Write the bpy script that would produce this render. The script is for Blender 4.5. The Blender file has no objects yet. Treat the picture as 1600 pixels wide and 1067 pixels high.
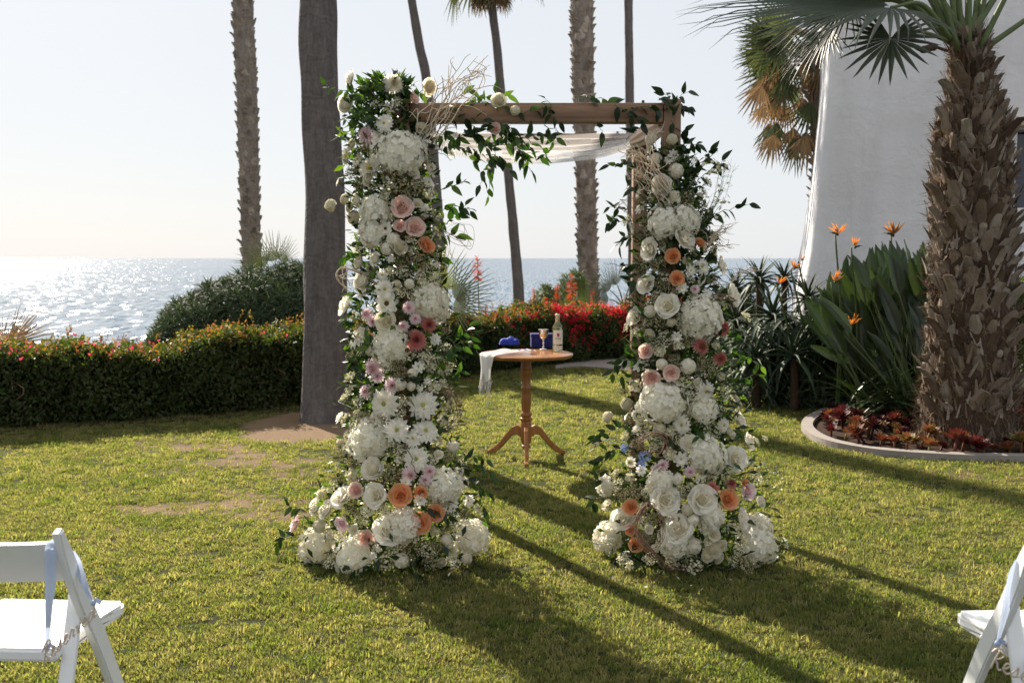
import bpy, bmesh, math, random
import numpy as np
from mathutils import Matrix, Vector, Quaternion, Euler, noise
rng = np.random.default_rng(11)
random.seed(5)
S = bpy.context.scene
COL = S.collection
PI = math.pi
R = math.radians

# ------------------------------------------------------------------ camera
CAM_H, PITCH, F = 1.55, math.atan(130.5 / 1556.0), 1556.0
cam_d = bpy.data.cameras.new('camera'); cam = bpy.data.objects.new('camera', cam_d); COL.objects.link(cam)
cam_d.sensor_width = 36; cam_d.lens = 36 * F / 1600.0
cam.location = (0, 0, CAM_H); cam.rotation_euler = (PI / 2 - PITCH, 0, 0)
cam_d.clip_start = 0.05; cam_d.clip_end = 60000
cam_d.dof.use_dof = True; cam_d.dof.focus_distance = 5.0; cam_d.dof.aperture_fstop = 4.5
S.camera = cam
# ------------------------------------------------------------------ light
SUN_AZ, SUN_EL = R(-30), R(33)          # azimuth from +Y, negative = left
w = bpy.data.worlds.new('World'); S.world = w; w.use_nodes = True
nt = w.node_tree
sky = nt.nodes.new('ShaderNodeTexSky'); sky.sky_type = 'NISHITA'; sky.sun_disc = False
sky.sun_elevation = SUN_EL; sky.sun_rotation = SUN_AZ
sky.air_density = 1.0; sky.dust_density = 1.0; sky.ozone_density = 1.0; sky.altitude = 20
bg = nt.nodes['Background']; bg.inputs['Strength'].default_value = 0.10
# dimmed clear-sky colour plus an even pale part, added for brighter fill
dim = nt.nodes.new('ShaderNodeVectorMath'); dim.operation = 'MULTIPLY_ADD'; dim.inputs[1].default_value = (.065, .065, .065); dim.inputs[2].default_value = (3.45, 3.56, 3.72)
nt.links.new(sky.outputs[0], dim.inputs[0]); nt.links.new(dim.outputs[0], bg.inputs['Color'])
sd = bpy.data.lights.new('sun', 'SUN'); so = bpy.data.objects.new('sun', sd); COL.objects.link(so)
sd.energy = 5.0; sd.angle = R(0.55); sd.color = (1.0, 0.90, 0.76)
tosun = Vector((math.sin(SUN_AZ) * math.cos(SUN_EL), math.cos(SUN_AZ) * math.cos(SUN_EL), math.sin(SUN_EL)))
so.rotation_euler = (-tosun).to_track_quat('-Z', 'Y').to_euler(); so.location = (-10, 10, 12)
S.view_settings.view_transform = 'Standard'; S.view_settings.look = 'None'
S.view_settings.exposure = 1.1; S.view_settings.gamma = 1; S.view_settings.use_curve_mapping = False
S.cycles.max_bounces = 8; S.cycles.transparent_max_bounces = 24; S.cycles.sample_clamp_indirect = 6
S.cycles.caustics_reflective = False; S.cycles.caustics_refractive = False
S.cycles.use_denoising = True

# ------------------------------------------------------------------ picture <-> place
FW = np.array([0, math.cos(PITCH), -math.sin(PITCH)]); UP = np.array([0, math.sin(PITCH), math.cos(PITCH)])
def ray(px, py): return FW + np.array([(px - 800) / F, 0, 0]) + UP * ((533.5 - py) / F)
def P(px, py, Y):
    d = ray(px, py); return np.array([0, 0, CAM_H]) + d * (Y / d[1])
def G(px, py, z=0.0):
    d = ray(px, py); return np.array([0, 0, CAM_H]) + d * ((z - CAM_H) / d[2])
def M_(s, Y): return s * Y / F

# ------------------------------------------------------------------ mesh helpers
class MB:
    def __init__(s): s.V = []; s.L = []; s.T = []; s.I = []; s.A = []; s.n = 0
    def add(s, v, f, mi=0, var=None):
        v = np.asarray(v, float).reshape(-1, 3)
        if isinstance(f, np.ndarray):
            s.L.append((f + s.n).ravel()); s.T.append(np.full(len(f), f.shape[1])); nf = len(f)
        else:
            for q in f: s.L.append(np.array(q) + s.n)
            s.T.append(np.array([len(q) for q in f])); nf = len(f)
        s.I.append(np.full(nf, mi)); 
        if var is None: var = np.full(len(v), rng.random())
        s.A.append(np.broadcast_to(np.asarray(var, float), (len(v),)))
        s.V.append(v); s.n += len(v); return s
    def addm(s, vf, mat=None, mi=0, var=None):
        v, f = vf
        if mat is not None: v = xf(v, mat)
        return s.add(v, f, mi, var)
    def scatter(s, vf, Rm, loc, sc, mi=0, var=None):
        """many copies: Rm (m,3,3), loc (m,3), sc (m,) or (m,3)"""
        v, f = vf; m = len(loc); k = len(v)
        if m == 0: return s
        sc = np.asarray(sc, float)
        if sc.ndim == 1: sc = np.repeat(sc[:, None], 3, 1)
        vv = v[None] * sc[:, None, :]
        vv = np.einsum('mij,mkj->mki', Rm, vv) + loc[:, None, :]
        ff = (f[None] + (np.arange(m) * k)[:, None, None]).reshape(-1, f.shape[1])
        if var is None: var = rng.random(m)
        return s.add(vv.reshape(-1, 3), ff, mi, np.repeat(var, k))
    def mesh(s, name, mats, smooth=True):
        me = bpy.data.meshes.new(name)
        V = np.concatenate(s.V); L = np.concatenate(s.L).astype(np.int32); T = np.concatenate(s.T).astype(np.int32)
        me.vertices.add(len(V)); me.vertices.foreach_set('co', V.ravel())
        me.loops.add(len(L)); me.loops.foreach_set('vertex_index', L)
        me.polygons.add(len(T)); st = np.concatenate([[0], np.cumsum(T)[:-1]]).astype(np.int32)
        me.polygons.foreach_set('loop_start', st); me.polygons.foreach_set('loop_total', T)
        if not isinstance(mats, (list, tuple)): mats = [mats]
        for m in mats: me.materials.append(m)
        me.polygons.foreach_set('material_index', np.concatenate(s.I).astype(np.int32))
        me.polygons.foreach_set('use_smooth', np.full(len(T), bool(smooth)))
        a = me.attributes.new('var', 'FLOAT', 'POINT'); a.data.foreach_set('value', np.concatenate(s.A).astype(np.float32))
        me.update(calc_edges=True)
        if smooth == 'auto': me.set_sharp_from_angle(angle=R(40))
        return me
    def build(s, name, mats, parent=None, smooth=True, loc=None):
        me = s.mesh(name, mats, smooth); o = bpy.data.objects.new(name, me); COL.objects.link(o)
        if parent is not None: o.parent = parent
        if loc is not None: o.location = loc
        return o
def xf(v, m):
    m = np.array(m); v = np.asarray(v, float)
    if m.shape == (3, 3): return v @ m.T
    return v @ m[:3, :3].T + m[:3, 3]
def T4(loc=(0, 0, 0), rot=None, sc=1.0):
    m = np.eye(4); r = np.eye(3) if rot is None else np.array(rot)
    m[:3, :3] = r * np.asarray(sc, float); m[:3, 3] = loc; return m
def eul(x=0, y=0, z=0): return np.array(Euler((x, y, z)).to_matrix())
def unit(a): a = np.asarray(a, float); return a / (np.linalg.norm(a, axis=-1, keepdims=True) + 1e-12)
def zframe(n, roll=0.0):
    """3x3, columns x y z with z = n"""
    n = unit(n); a = np.array([0, 0, 1.0]) if abs(n[2]) < .9 else np.array([1.0, 0, 0])
    x = unit(np.cross(a, n)); y = np.cross(n, x)
    c, s_ = math.cos(roll), math.sin(roll)
    return np.stack([x * c + y * s_, -x * s_ + y * c, n], 1)
def yframe(d, n):
    """3x3 with y = d (length direction), z near n"""
    d = unit(d); n = np.asarray(n, float); x = unit(np.cross(d, n)); z = np.cross(x, d)
    return np.stack([x, d, z], 1)
def yframes(d, n):
    d = unit(d); x = unit(np.cross(d, n)); z = np.cross(x, d)
    return np.stack([x, d, z], 2)
def rdir(m): return unit(rng.normal(size=(m, 3)))
def gridf(nu, nv, wrap=False):
    f = []
    for i in range(nu - 1):
        for j in range(nv if wrap else nv - 1):
            j2 = (j + 1) % nv
            f.append((i * nv + j, i * nv + j2, (i + 1) * nv + j2, (i + 1) * nv + j))
    return np.array(f)
def tube(path, rad, k=6, cap=True):
    path = np.asarray(path, float); n = len(path); rad = np.broadcast_to(np.asarray(rad, float), (n,))
    t = np.gradient(path, axis=0); t = unit(t)
    x = np.cross(t[0], [0.3, 0.2, 1.0]); 
    if np.linalg.norm(x) < 1e-3: x = np.cross(t[0], [1, 0, 0])
    x = unit(x); V = []
    an = np.arange(k) * 2 * PI / k
    for i in range(n):
        x = unit(x - t[i] * np.dot(x, t[i])); y = np.cross(t[i], x)
        V.append(path[i] + rad[i] * (np.cos(an)[:, None] * x + np.sin(an)[:, None] * y))
    V = np.concatenate(V); f = [tuple(q) for q in gridf(n, k, True)]
    if cap: f += [tuple(range(k - 1, -1, -1)), tuple(range((n - 1) * k, n * k))]
    return V, f
def lathe(prof, k=24, cap=True):
    prof = np.asarray(prof, float); an = np.arange(k) * 2 * PI / k
    V = np.concatenate([np.stack([r * np.cos(an), r * np.sin(an), np.full(k, z)], 1) for r, z in prof])
    f = [tuple(q) for q in gridf(len(prof), k, True)]
    if cap: f += [tuple(range(k - 1, -1, -1)), tuple(range((len(prof) - 1) * k, len(prof) * k))]
    return V, f
def box(sx, sy, sz, bev=0.0, seg=2):
    bm = bmesh.new(); bmesh.ops.create_cube(bm, size=1)
    for v in bm.verts: v.co = Vector((v.co.x * sx, v.co.y * sy, v.co.z * sz))
    if bev: bmesh.ops.bevel(bm, geom=list(bm.edges), offset=bev, segments=seg, profile=.5, affect='EDGES')
    bm.verts.index_update(); V = np.array([v.co[:] for v in bm.verts]); f = [tuple(v.index for v in fa.verts) for fa in bm.faces]
    bm.free(); return V, f
def beam(a, b, wx, wy, bev=.004, roll=0.0):
    """bevelled bar from a to b"""
    a = np.asarray(a, float); b = np.asarray(b, float); L = np.linalg.norm(b - a)
    v, f = box(wx, wy, L, bev); fr = zframe(b - a, roll); return xf(v, fr) + (a + b) / 2, f
def smooth_path(pts, n=8):
    pts = [np.asarray(p, float) for p in pts]; pts = [2 * pts[0] - pts[1]] + pts + [2 * pts[-1] - pts[-2]]; out = []
    for i in range(1, len(pts) - 2):
        for t in np.arange(n) / n:
            p0, p1, p2, p3 = pts[i - 1:i + 3]
            out.append(.5 * ((2 * p1) + (-p0 + p2) * t + (2 * p0 - 5 * p1 + 4 * p2 - p3) * t * t + (-p0 + 3 * p1 - 3 * p2 + p3) * t ** 3))
    out.append(pts[-2]); return np.array(out)

# ------------------------------------------------------------------ object helpers
def tag(o, label=None, cat=None, group=None, kind=None):
    if label: o['label'] = label
    if cat: o['category'] = cat
    if group: o['group'] = group
    if kind: o['kind'] = kind
    return o
def thing(name, label, cat, loc=(0, 0, 0), rz=0.0, group=None):
    o = bpy.data.objects.new(name, None); COL.objects.link(o); o.location = tuple(float(c) for c in loc); o.rotation_euler = (0, 0, rz)
    o.empty_display_size = .1
    return tag(o, label, cat, group)
def put(name, me, parent, loc, rot=None, sc=1.0):
    """place shared mesh data as an object; loc in world when the parent is an unrotated root"""
    o = bpy.data.objects.new(name, me); COL.objects.link(o); o.parent = parent
    m = T4(loc, rot, sc)
    if parent is not None and parent.parent is None and parent.type == 'EMPTY': m[:3, 3] -= np.array(parent.location)
    o.matrix_basis = Matrix(m.tolist()); return o

# ------------------------------------------------------------------ materials
def newmat(name):
    m = bpy.data.materials.new(name); m.use_nodes = True; t = m.node_tree
    return m, t, t.nodes['Principled BSDF'], t.nodes['Material Output']
def nd(t, typ, **kw):
    n = t.nodes.new(typ)
    for k, v in kw.items():
        if k.startswith('i_'): n.inputs[k[2:].replace('_', ' ')].default_value = v
        else: setattr(n, k, v)
    return n
def rgb(c): return (c[0], c[1], c[2], 1)
def ramp(t, src, stops):
    r = nd(t, 'ShaderNodeValToRGB'); e = r.color_ramp.elements
    while len(e) < len(stops): e.new(.5)
    for i, (p, c) in enumerate(stops): e[i].position = p; e[i].color = rgb(c)
    t.links.new(src, r.inputs[0]); return r
def bump(t, b, src, st, dist=.01, prev=None):
    n = nd(t, 'ShaderNodeBump'); n.inputs['Strength'].default_value = st; n.inputs['Distance'].default_value = dist
    t.links.new(src, n.inputs['Height'])
    if prev is not None: t.links.new(prev.outputs[0], n.inputs['Normal'])
    t.links.new(n.outputs[0], b.inputs['Normal']); return n
def noise_(t, scale, detail=4, vec=None, rough=.6, dist=0.0):
    n = nd(t, 'ShaderNodeTexNoise'); n.inputs['Scale'].default_value = scale; n.inputs['Detail'].default_value = detail
    n.inputs['Roughness'].default_value = rough; n.inputs['Distortion'].default_value = dist
    if vec is not None: t.links.new(vec, n.inputs['Vector'])
    return n
def coords(t, scale=(1, 1, 1), which='Object', rot=(0, 0, 0)):
    c = nd(t, 'ShaderNodeTexCoord'); m = nd(t, 'ShaderNodeMapping'); m.inputs['Scale'].default_value = scale; m.inputs['Rotation'].default_value = rot
    t.links.new(c.outputs[which], m.inputs['Vector']); return m.outputs[0]
def world_pos(t, scale=(1, 1, 1)):
    g = nd(t, 'ShaderNodeNewGeometry'); m = nd(t, 'ShaderNodeMapping'); m.inputs['Scale'].default_value = scale
    t.links.new(g.outputs['Position'], m.inputs['Vector']); return m.outputs[0]
def leafmat(name, stops, trans=.35, tcol=(1.3, 1.3, .5), rough=.42, nscale=30, spec=.32, orand=True, vs=(1, 1, 1)):
    """plant tissue: colour picked per leaf from stops, light shining through"""
    m, t, b, out = newmat(name)
    a = nd(t, 'ShaderNodeAttribute', attribute_name='var'); oi = nd(t, 'ShaderNodeObjectInfo')
    ad = nd(t, 'ShaderNodeMath', operation='ADD'); t.links.new(a.outputs['Fac'], ad.inputs[0]); 
    if orand: t.links.new(oi.outputs['Random'], ad.inputs[1])
    else: ad.inputs[1].default_value = 0.0
    fr = nd(t, 'ShaderNodeMath', operation='PINGPONG'); fr.inputs[1].default_value = 1.0; t.links.new(ad.outputs[0], fr.inputs[0])
    r = ramp(t, fr.outputs[0], [(i / max(1, len(stops) - 1), c) for i, c in enumerate(stops)])
    n = noise_(t, nscale, 3, world_pos(t, vs)); mp = nd(t, 'ShaderNodeMapRange'); t.links.new(n.outputs[0], mp.inputs[0])
    mp.inputs['To Min'].default_value = .72; mp.inputs['To Max'].default_value = 1.3
    mx = nd(t, 'ShaderNodeVectorMath', operation='MULTIPLY'); t.links.new(r.outputs[0], mx.inputs[0]); t.links.new(mp.outputs[0], mx.inputs[1])
    t.links.new(mx.outputs[0], b.inputs['Base Color']); b.inputs['Roughness'].default_value = rough; b.inputs['Specular IOR Level'].default_value = spec
    tr = nd(t, 'ShaderNodeBsdfTranslucent'); tm = nd(t, 'ShaderNodeVectorMath', operation='MULTIPLY'); tm.inputs[1].default_value = tcol
    t.links.new(mx.outputs[0], tm.inputs[0]); t.links.new(tm.outputs[0], tr.inputs[0])
    ms = nd(t, 'ShaderNodeMixShader'); ms.inputs[0].default_value = trans
    t.links.new(b.outputs[0], ms.inputs[1]); t.links.new(tr.outputs[0], ms.inputs[2]); t.links.new(ms.outputs[0], out.inputs[0])
    return m
def plain(name, col, rough=.5, metal=0.0, nscale=None, amt=.15, bumps=0.0, bscale=200, spec=.5, coat=0.0, sheen=0.0):
    m, t, b, out = newmat(name)
    b.inputs['Roughness'].default_value = rough; b.inputs['Metallic'].default_value = metal; b.inputs['Specular IOR Level'].default_value = spec
    b.inputs['Coat Weight'].default_value = coat; b.inputs['Sheen Weight'].default_value = sheen
    v = coords(t)
    n = noise_(t, nscale or 8, 5, v)
    lo = tuple(c * (1 - amt) for c in col); hi = tuple(min(1, c * (1 + amt)) for c in col)
    r = ramp(t, n.outputs[0], [(.3, lo), (.7, hi)]); t.links.new(r.outputs[0], b.inputs['Base Color'])
    if bumps: bump(t, b, noise_(t, bscale, 4, v).outputs[0], bumps, .003)
    return m
def woodmat(name, dark, light, scale=(30, 30, 1.6), rough=.55, crack=.5):
    m, t, b, out = newmat(name); v = coords(t, scale)
    n = noise_(t, 1.0, 6, v, .65, .6); r = ramp(t, n.outputs[0], [(.25, dark), (.5, tuple((a + c) / 2 for a, c in zip(dark, light))), (.75, light)])
    n2 = noise_(t, 3.0, 4, coords(t, (2, 2, 1))); mp = nd(t, 'ShaderNodeMapRange'); t.links.new(n2.outputs[0], mp.inputs[0]); mp.inputs['To Min'].default_value = .6; mp.inputs['To Max'].default_value = 1.35
    mx = nd(t, 'ShaderNodeVectorMath', operation='MULTIPLY'); t.links.new(r.outputs[0], mx.inputs[0]); t.links.new(mp.outputs[0], mx.inputs[1])
    t.links.new(mx.outputs[0], b.inputs['Base Color']); b.inputs['Roughness'].default_value = rough
    bump(t, b, n.outputs[0], crack, .004); return m

MT = {}
MT['leaf'] = leafmat('leaf_green', [(.014, .034, .010), (.026, .062, .014), (.045, .09, .018), (.08, .13, .025)], .42, (2.0, 2.2, .55))
MT['leafdark'] = leafmat('leaf_dark', [(.008, .018, .007), (.015, .034, .010), (.03, .056, .015)], .25, (1.4, 1.6, .5))
MT['sage'] = leafmat('leaf_sage', [(.06, .085, .05), (.10, .13, .075), (.15, .17, .10)], .3, (1.2, 1.2, .7), .6)
MT['filler'] = leafmat('filler_seed', [(.24, .20, .10), (.40, .34, .19), (.54, .50, .33), (.28, .24, .12)], .35, (1.2, 1.1, .8), .7)
MT['lace'] = leafmat('lace_blossom', [(.72, .67, .50), (.84, .80, .66), (.56, .54, .36)], .45, (1.1, 1.1, .9), .7)
MT['hydr'] = leafmat('hydrangea_petal', [(.82, .78, .60), (.91, .88, .79), (.88, .85, .75), (.93, .91, .85)], .56, (1.0, 1.0, .95), .6, 60, .3)
MT['white'] = leafmat('petal_white', [(.68, .60, .38), (.90, .86, .75), (.94, .91, .86)], .56, (1.0, 1.0, .95), .55, 40, .3, False)  # petal stops start deep: creamy centre plus shade put into the colour
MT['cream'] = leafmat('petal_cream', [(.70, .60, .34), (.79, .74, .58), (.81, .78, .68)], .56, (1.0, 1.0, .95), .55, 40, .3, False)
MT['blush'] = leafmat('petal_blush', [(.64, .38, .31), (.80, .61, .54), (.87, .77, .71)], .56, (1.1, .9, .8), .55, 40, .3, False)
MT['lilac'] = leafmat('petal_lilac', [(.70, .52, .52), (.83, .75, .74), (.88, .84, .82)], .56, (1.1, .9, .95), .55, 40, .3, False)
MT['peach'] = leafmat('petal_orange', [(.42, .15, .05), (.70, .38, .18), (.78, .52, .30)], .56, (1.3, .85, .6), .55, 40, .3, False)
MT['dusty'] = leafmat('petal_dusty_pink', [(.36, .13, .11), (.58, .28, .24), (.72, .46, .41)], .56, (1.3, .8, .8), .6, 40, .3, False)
MT['blue'] = leafmat('petal_blue', [(.20, .30, .60), (.30, .40, .68)], .3, (1, 1, 1.1), .6)
MT['yolk'] = leafmat('flower_eye_yellow', [(.50, .38, .05), (.55, .45, .10)], .1, (1, 1, 1), .8)
MT['eye_green'] = leafmat('flower_eye_green', [(.30, .33, .06), (.42, .42, .10)], .1, (1, 1, 1), .8)
MT['eye_dark'] = leafmat('flower_eye_dark', [(.07, .04, .02), (.12, .07, .03)], .05, (1, 1, 1), .8)
MT['stem'] = leafmat('stem_green', [(.05, .08, .025), (.09, .12, .04)], .1, (1, 1, 1), .6)
MT['twig'] = plain('twig_brown', (.22, .13, .08), .8, amt=.3, nscale=40)
MT['coralbranch'] = plain('bleached_branch', (.55, .45, .33), .8, amt=.15, nscale=40)
MT['arch'] = woodmat('arch_timber', (.085, .042, .024), (.34, .19, .10), crack=.5)
MT['tablew'] = woodmat('table_wood', (.17, .062, .018), (.46, .19, .05), (22, 22, 1.4), .38, .12)
MT['chair'] = plain('white_resin', (.80, .80, .80), .42, amt=.02)
MT['vinyl'] = plain('white_vinyl', (.82, .82, .81), .5, amt=.02, bumps=.1, bscale=60)
MT['metal'] = plain('galvanised_metal', (.25, .24, .22), .45, 1.0)
MT['blackbolt'] = plain('black_bolt', (.03, .03, .03), .5, .6)

# ------------------------------------------------------------------ THE SETTING
# hedge line in plan
HEDGE = smooth_path([(-9.5, 7.3, 0), (-7.0, 8.35, 0), (-4.75, 9.35, 0), (-2.95, 10.25, 0), (-1.9, 11.4, 0), (-.85, 13.4, 0), (.6, 14.9, 0), (2.2, 16.0, 0), (4.2, 17.2, 0)], 6)
def lawn_edge_y(x):     # plan line past which the ground drops
    return np.interp(x, HEDGE[:, 0], HEDGE[:, 1]) + 1.6
def fbm(x, y, s):
    return noise.fractal(Vector((x * s, y * s, 3.3)), 1.0, 2.0, 4)
def ground_z(x, Y):
    d = Y - lawn_edge_y(x)
    if d <= 0: return 0.0
    return -min(13.5, .32 * d + .018 * d * d) + .25 * min(1, d / 4) * fbm(x, Y, .3)

def ground_mat():
    m, t, b, out = newmat('lawn_soil'); v = world_pos(t)
    n = noise_(t, 1.1, 5, v); n2 = noise_(t, 14, 5, v); n3 = noise_(t, 120, 3, v)
    r = ramp(t, n2.outputs[0], [(.3, (.022, .028, .010)), (.55, (.04, .045, .014)), (.75, (.08, .065, .028))])
    r2 = ramp(t, n.outputs[0], [(.42, (0, 0, 0)), (.62, (1, 1, 1))])
    mx = nd(t, 'ShaderNodeMix', data_type='RGBA'); t.links.new(r2.outputs[0], mx.inputs[0]); t.links.new(r.outputs[0], mx.inputs[6])
    mx.inputs[7].default_value = (.045, .05, .015, 1)
    # bare worn soil where the grass is gone (attribute 'bare')
    a = nd(t, 'ShaderNodeAttribute', attribute_name='bare')
    so_ = ramp(t, n3.outputs[0], [(.3, (.13, .085, .05)), (.7, (.28, .195, .12))])
    m2 = nd(t, 'ShaderNodeMix', data_type='RGBA'); t.links.new(a.outputs['Fac'], m2.inputs[0]); t.links.new(mx.outputs[2], m2.inputs[6]); t.links.new(so_.outputs[0], m2.inputs[7])
    t.links.new(m2.outputs[2], b.inputs['Base Color']); b.inputs['Roughness'].default_value = .95; b.inputs['Specular IOR Level'].default_value = .1
    bump(t, b, n3.outputs[0], .6, .02); return m
# patches of bare soil: centre, radii, strength
BARE = []
def add_bare(px, py, rx, ry, s=1.0):
    c = G(px, py); BARE.append((c[0], c[1], rx, ry * (1.9 if s < 1 else 1), min(1, s * 1.25) if s < 2 else s))
add_bare(480, 665, .60, .92, 2.2); add_bare(545, 664, .45, .85, 2.2)
for a in ((330, 700, .55, .12, .75), (400, 722, .6, .10, .7), (385, 712, .3, .07, .8), (250, 798, .35, .07, .8), (345, 790, .4, .08, .8), (420, 785, .4, .12, .7), (400, 805, .3, .06, .7), (300, 735, .3, .06, .5),
          (470, 740, .3, .1, .5), (280, 690, .5, .1, .45), (360, 770, .25, .06, .7), (460, 805, .25, .05, .7), (1540, 742, .5, .12, .5), (220, 830, .3, .06, .4)): add_bare(*a)
def bare_at(x, Y):
    x = np.asarray(x, float); Y = np.asarray(Y, float); o = np.zeros(x.shape)
    wob = .5 * np.sin(x * 41 + 3 * np.sin(Y * 37)) * np.sin(Y * 53 + x * 19) + .35 * np.sin(x * 9.1 + 2 * np.sin(Y * 6.3)) + .3 * np.sin(Y * 13.7 + x * 4.4) + .25 * np.sin(x * 23 + Y * 17)
    for cx, cy, rx, ry, s in BARE:
        d = np.sqrt(((x - cx) / rx) ** 2 + ((Y - cy) / ry) ** 2) + wob * .45 * (0 if ry > .75 else 1) + .06 * wob
        o = np.maximum(o, np.minimum(1.25 if s > 2 else 1.0, s * np.clip((1.15 - d) / .55, 0, 1)))
    return o
def build_ground():
    xs = np.concatenate([np.linspace(-60, -9, 14)[:-1], np.arange(-9, 9, .08), np.linspace(9, 60, 14)])
    ys = np.concatenate([np.linspace(-8, 2.5, 6)[:-1], np.arange(2.5, 17, .08), np.linspace(17, 75, 40)])
    V = np.array([(x, y, ground_z(x, y) - .0) for y in ys for x in xs])
    mb = MB(); mb.add(V, gridf(len(ys), len(xs)))
    o = mb.build('lawn', ground_mat()); me = o.data
    a = me.attributes.new('bare', 'FLOAT', 'POINT'); a.data.foreach_set('value', bare_at(V[:, 0], V[:, 1]).astype(np.float32))
    tag(o, 'sunny mown lawn with worn bare patches running to the bluff edge', kind='structure')
build_ground()

def sea():
    m, t, b, out = newmat('sea_water')
    v = world_pos(t)
    b.inputs['Base Color'].default_value = (.045, .085, .12, 1); b.inputs['Roughness'].default_value = .12; b.inputs['IOR'].default_value = 1.33; b.inputs['Specular IOR Level'].default_value = .28
    n1 = noise_(t, .9, 5, world_pos(t, (.35, .8, 1)), .65); n2 = noise_(t, .035, 4, world_pos(t, (.4, 1.2, 1)), .6)
    n3 = noise_(t, .006, 3, world_pos(t, (.3, 1.5, 1)))
    ad = nd(t, 'ShaderNodeMath', operation='MULTIPLY_ADD'); ad.inputs[1].default_value = 6.0
    t.links.new(n2.outputs[0], ad.inputs[0]); t.links.new(n1.outputs[0], ad.inputs[2])
    # wavelets: facets with slopes of their own, so the low sun breaks into glitter
    vo = nd(t, 'ShaderNodeTexVoronoi'); t.links.new(world_pos(t, (1.5, .22, 1)), vo.inputs['Vector']); vo.inputs['Scale'].default_value = 1.0
    vn = noise_(t, 1.0, 3, world_pos(t, (.35, .07, 1))); s1 = nd(t, 'ShaderNodeVectorMath', operation='MULTIPLY_ADD'); s1.inputs[1].default_value = (.62, .62, 0); s1.inputs[2].default_value = (-.31, -.31, 0)
    t.links.new(vo.outputs['Color'], s1.inputs[0]); s2 = nd(t, 'ShaderNodeVectorMath', operation='MULTIPLY_ADD'); s2.inputs[1].default_value = (.5, .5, 0); s2.inputs[2].default_value = (-.25, -.25, 1.0)
    t.links.new(vn.outputs['Color'], s2.inputs[0]); s3 = nd(t, 'ShaderNodeVectorMath', operation='ADD'); t.links.new(s1.outputs[0], s3.inputs[0]); t.links.new(s2.outputs[0], s3.inputs[1])
    s4 = nd(t, 'ShaderNodeVectorMath', operation='NORMALIZE'); t.links.new(s3.outputs[0], s4.inputs[0]); bp = bump(t, b, n1.outputs[0], .4, .10); t.links.new(s4.outputs[0], bp.inputs['Normal'])
    r = ramp(t, n3.outputs[0], [(.3, (.05, .105, .17)), (.7, (.08, .14, .21))]); t.links.new(r.outputs[0], b.inputs['Base Color'])
    ys = np.concatenate([[18, 40, 80], np.geomspace(130, 30000, 24)]); xs = np.concatenate([-np.geomspace(30000, 50, 14), [0], np.geomspace(50, 30000, 14)])
    V = np.array([(x, y, -12.0) for y in ys for x in xs]); mb = MB(); mb.add(V, gridf(len(ys), len(xs)))
    tag(mb.build('ocean', m), 'calm pale blue ocean glittering below the sun', kind='structure')
sea()

# path behind the table
CONC = plain('concrete', (.27, .235, .21), .85, nscale=6, amt=.14, bumps=.4, bscale=90)
def strip(name, inner, outer, z, mat, thick=.03):
    a = np.asarray(inner, float); b = np.asarray(outer, float); n = len(a)
    V = np.concatenate([np.c_[a[:, :2], np.full(n, z)], np.c_[b[:, :2], np.full(n, z)], np.c_[a[:, :2], np.full(n, z - thick)], np.c_[b[:, :2], np.full(n, z - thick)]])
    f = []
    for i in range(n - 1):
        f += [(i, i + 1, n + i + 1, n + i), (2 * n + i, 2 * n + i + 1, i + 1, i), (n + i, n + i + 1, 3 * n + i + 1, 3 * n + i)]
    f += [(0, n, 3 * n, 2 * n), (n - 1, 3 * n - 1, 4 * n - 1, 2 * n - 1)]
    mb = MB(); mb.add(V, f); return mb.build(name, mat, smooth=False)
pin = smooth_path([G(868, 577), G(905, 574), G(950, 577), G(1010, 584), G(1120, 600)], 5); pout = smooth_path([G(868, 573), G(905, 565), G(950, 560), G(1010, 557), G(1120, 562)], 5)
tag(strip('path', pin, pout, .02, CONC), 'pale concrete path curving along the flowering hedge', kind='structure')

# planting bed with concrete mow edging
OUT = smooth_path([G(1150, 605), G(1215, 617), G(1270, 628), G(1318, 640), G(1283, 647), G(1256, 662), G(1255, 678), G(1290, 697), G(1370, 712), G(1480, 720), G(1600, 723), G(1760, 722), G(1900, 715)], 7)
def offset(path, d):
    t = np.gradient(path[:, :2], axis=0); t = unit(t); n = np.c_[-t[:, 1], t[:, 0]]
    return path + np.c_[n * d, np.zeros(len(path))]
INN = offset(OUT, .10)
BEDMAT = plain('bark_soil', (.045, .028, .018), .95, nscale=30, amt=.5, bumps=1.0, bscale=70, spec=.1)
def bed():
    poly = [tuple(p[:2]) for p in INN] + [(11, 9), (11, 19), (2.6, 16.2), (2.1, 13.2)]
    bm = bmesh.new(); vs = [bm.verts.new((x, y, .022)) for x, y in poly]; fa = bm.faces.new(vs); bmesh.ops.triangulate(bm, faces=[fa])
    bmesh.ops.subdivide_edges(bm, edges=list(bm.edges), cuts=2, use_grid_fill=True)
    me = bpy.data.meshes.new('planting_bed'); bm.to_mesh(me); bm.free(); me.materials.append(BEDMAT)
    o = bpy.data.objects.new('planting_bed', me); COL.objects.link(o); tag(o, 'dark bark covered planting bed under the thick palm', kind='structure')
    return poly
BEDPOLY = bed()
ed = strip('edging_kerb', OUT, INN, .055, CONC, .06); tag(ed, 'low curved concrete edging round the planting bed', kind='structure')
def in_poly(x, y, poly):
    x = np.asarray(x); y = np.asarray(y); ins = np.zeros(x.shape, bool); n = len(poly)
    for i in range(n):
        x1, y1 = poly[i]; x2, y2 = poly[(i + 1) % n]
        c = ((y1 > y) != (y2 > y)) & (x < (x2 - x1) * (y - y1) / (y2 - y1 + 1e-12) + x1); ins ^= c
    return ins
OUTPOLY = [tuple(p[:2]) for p in OUT] + BEDPOLY[len(INN):]
PATHPOLY = [tuple(p[:2]) for p in pin] + [tuple(p[:2]) for p in pout[::-1]]

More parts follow.
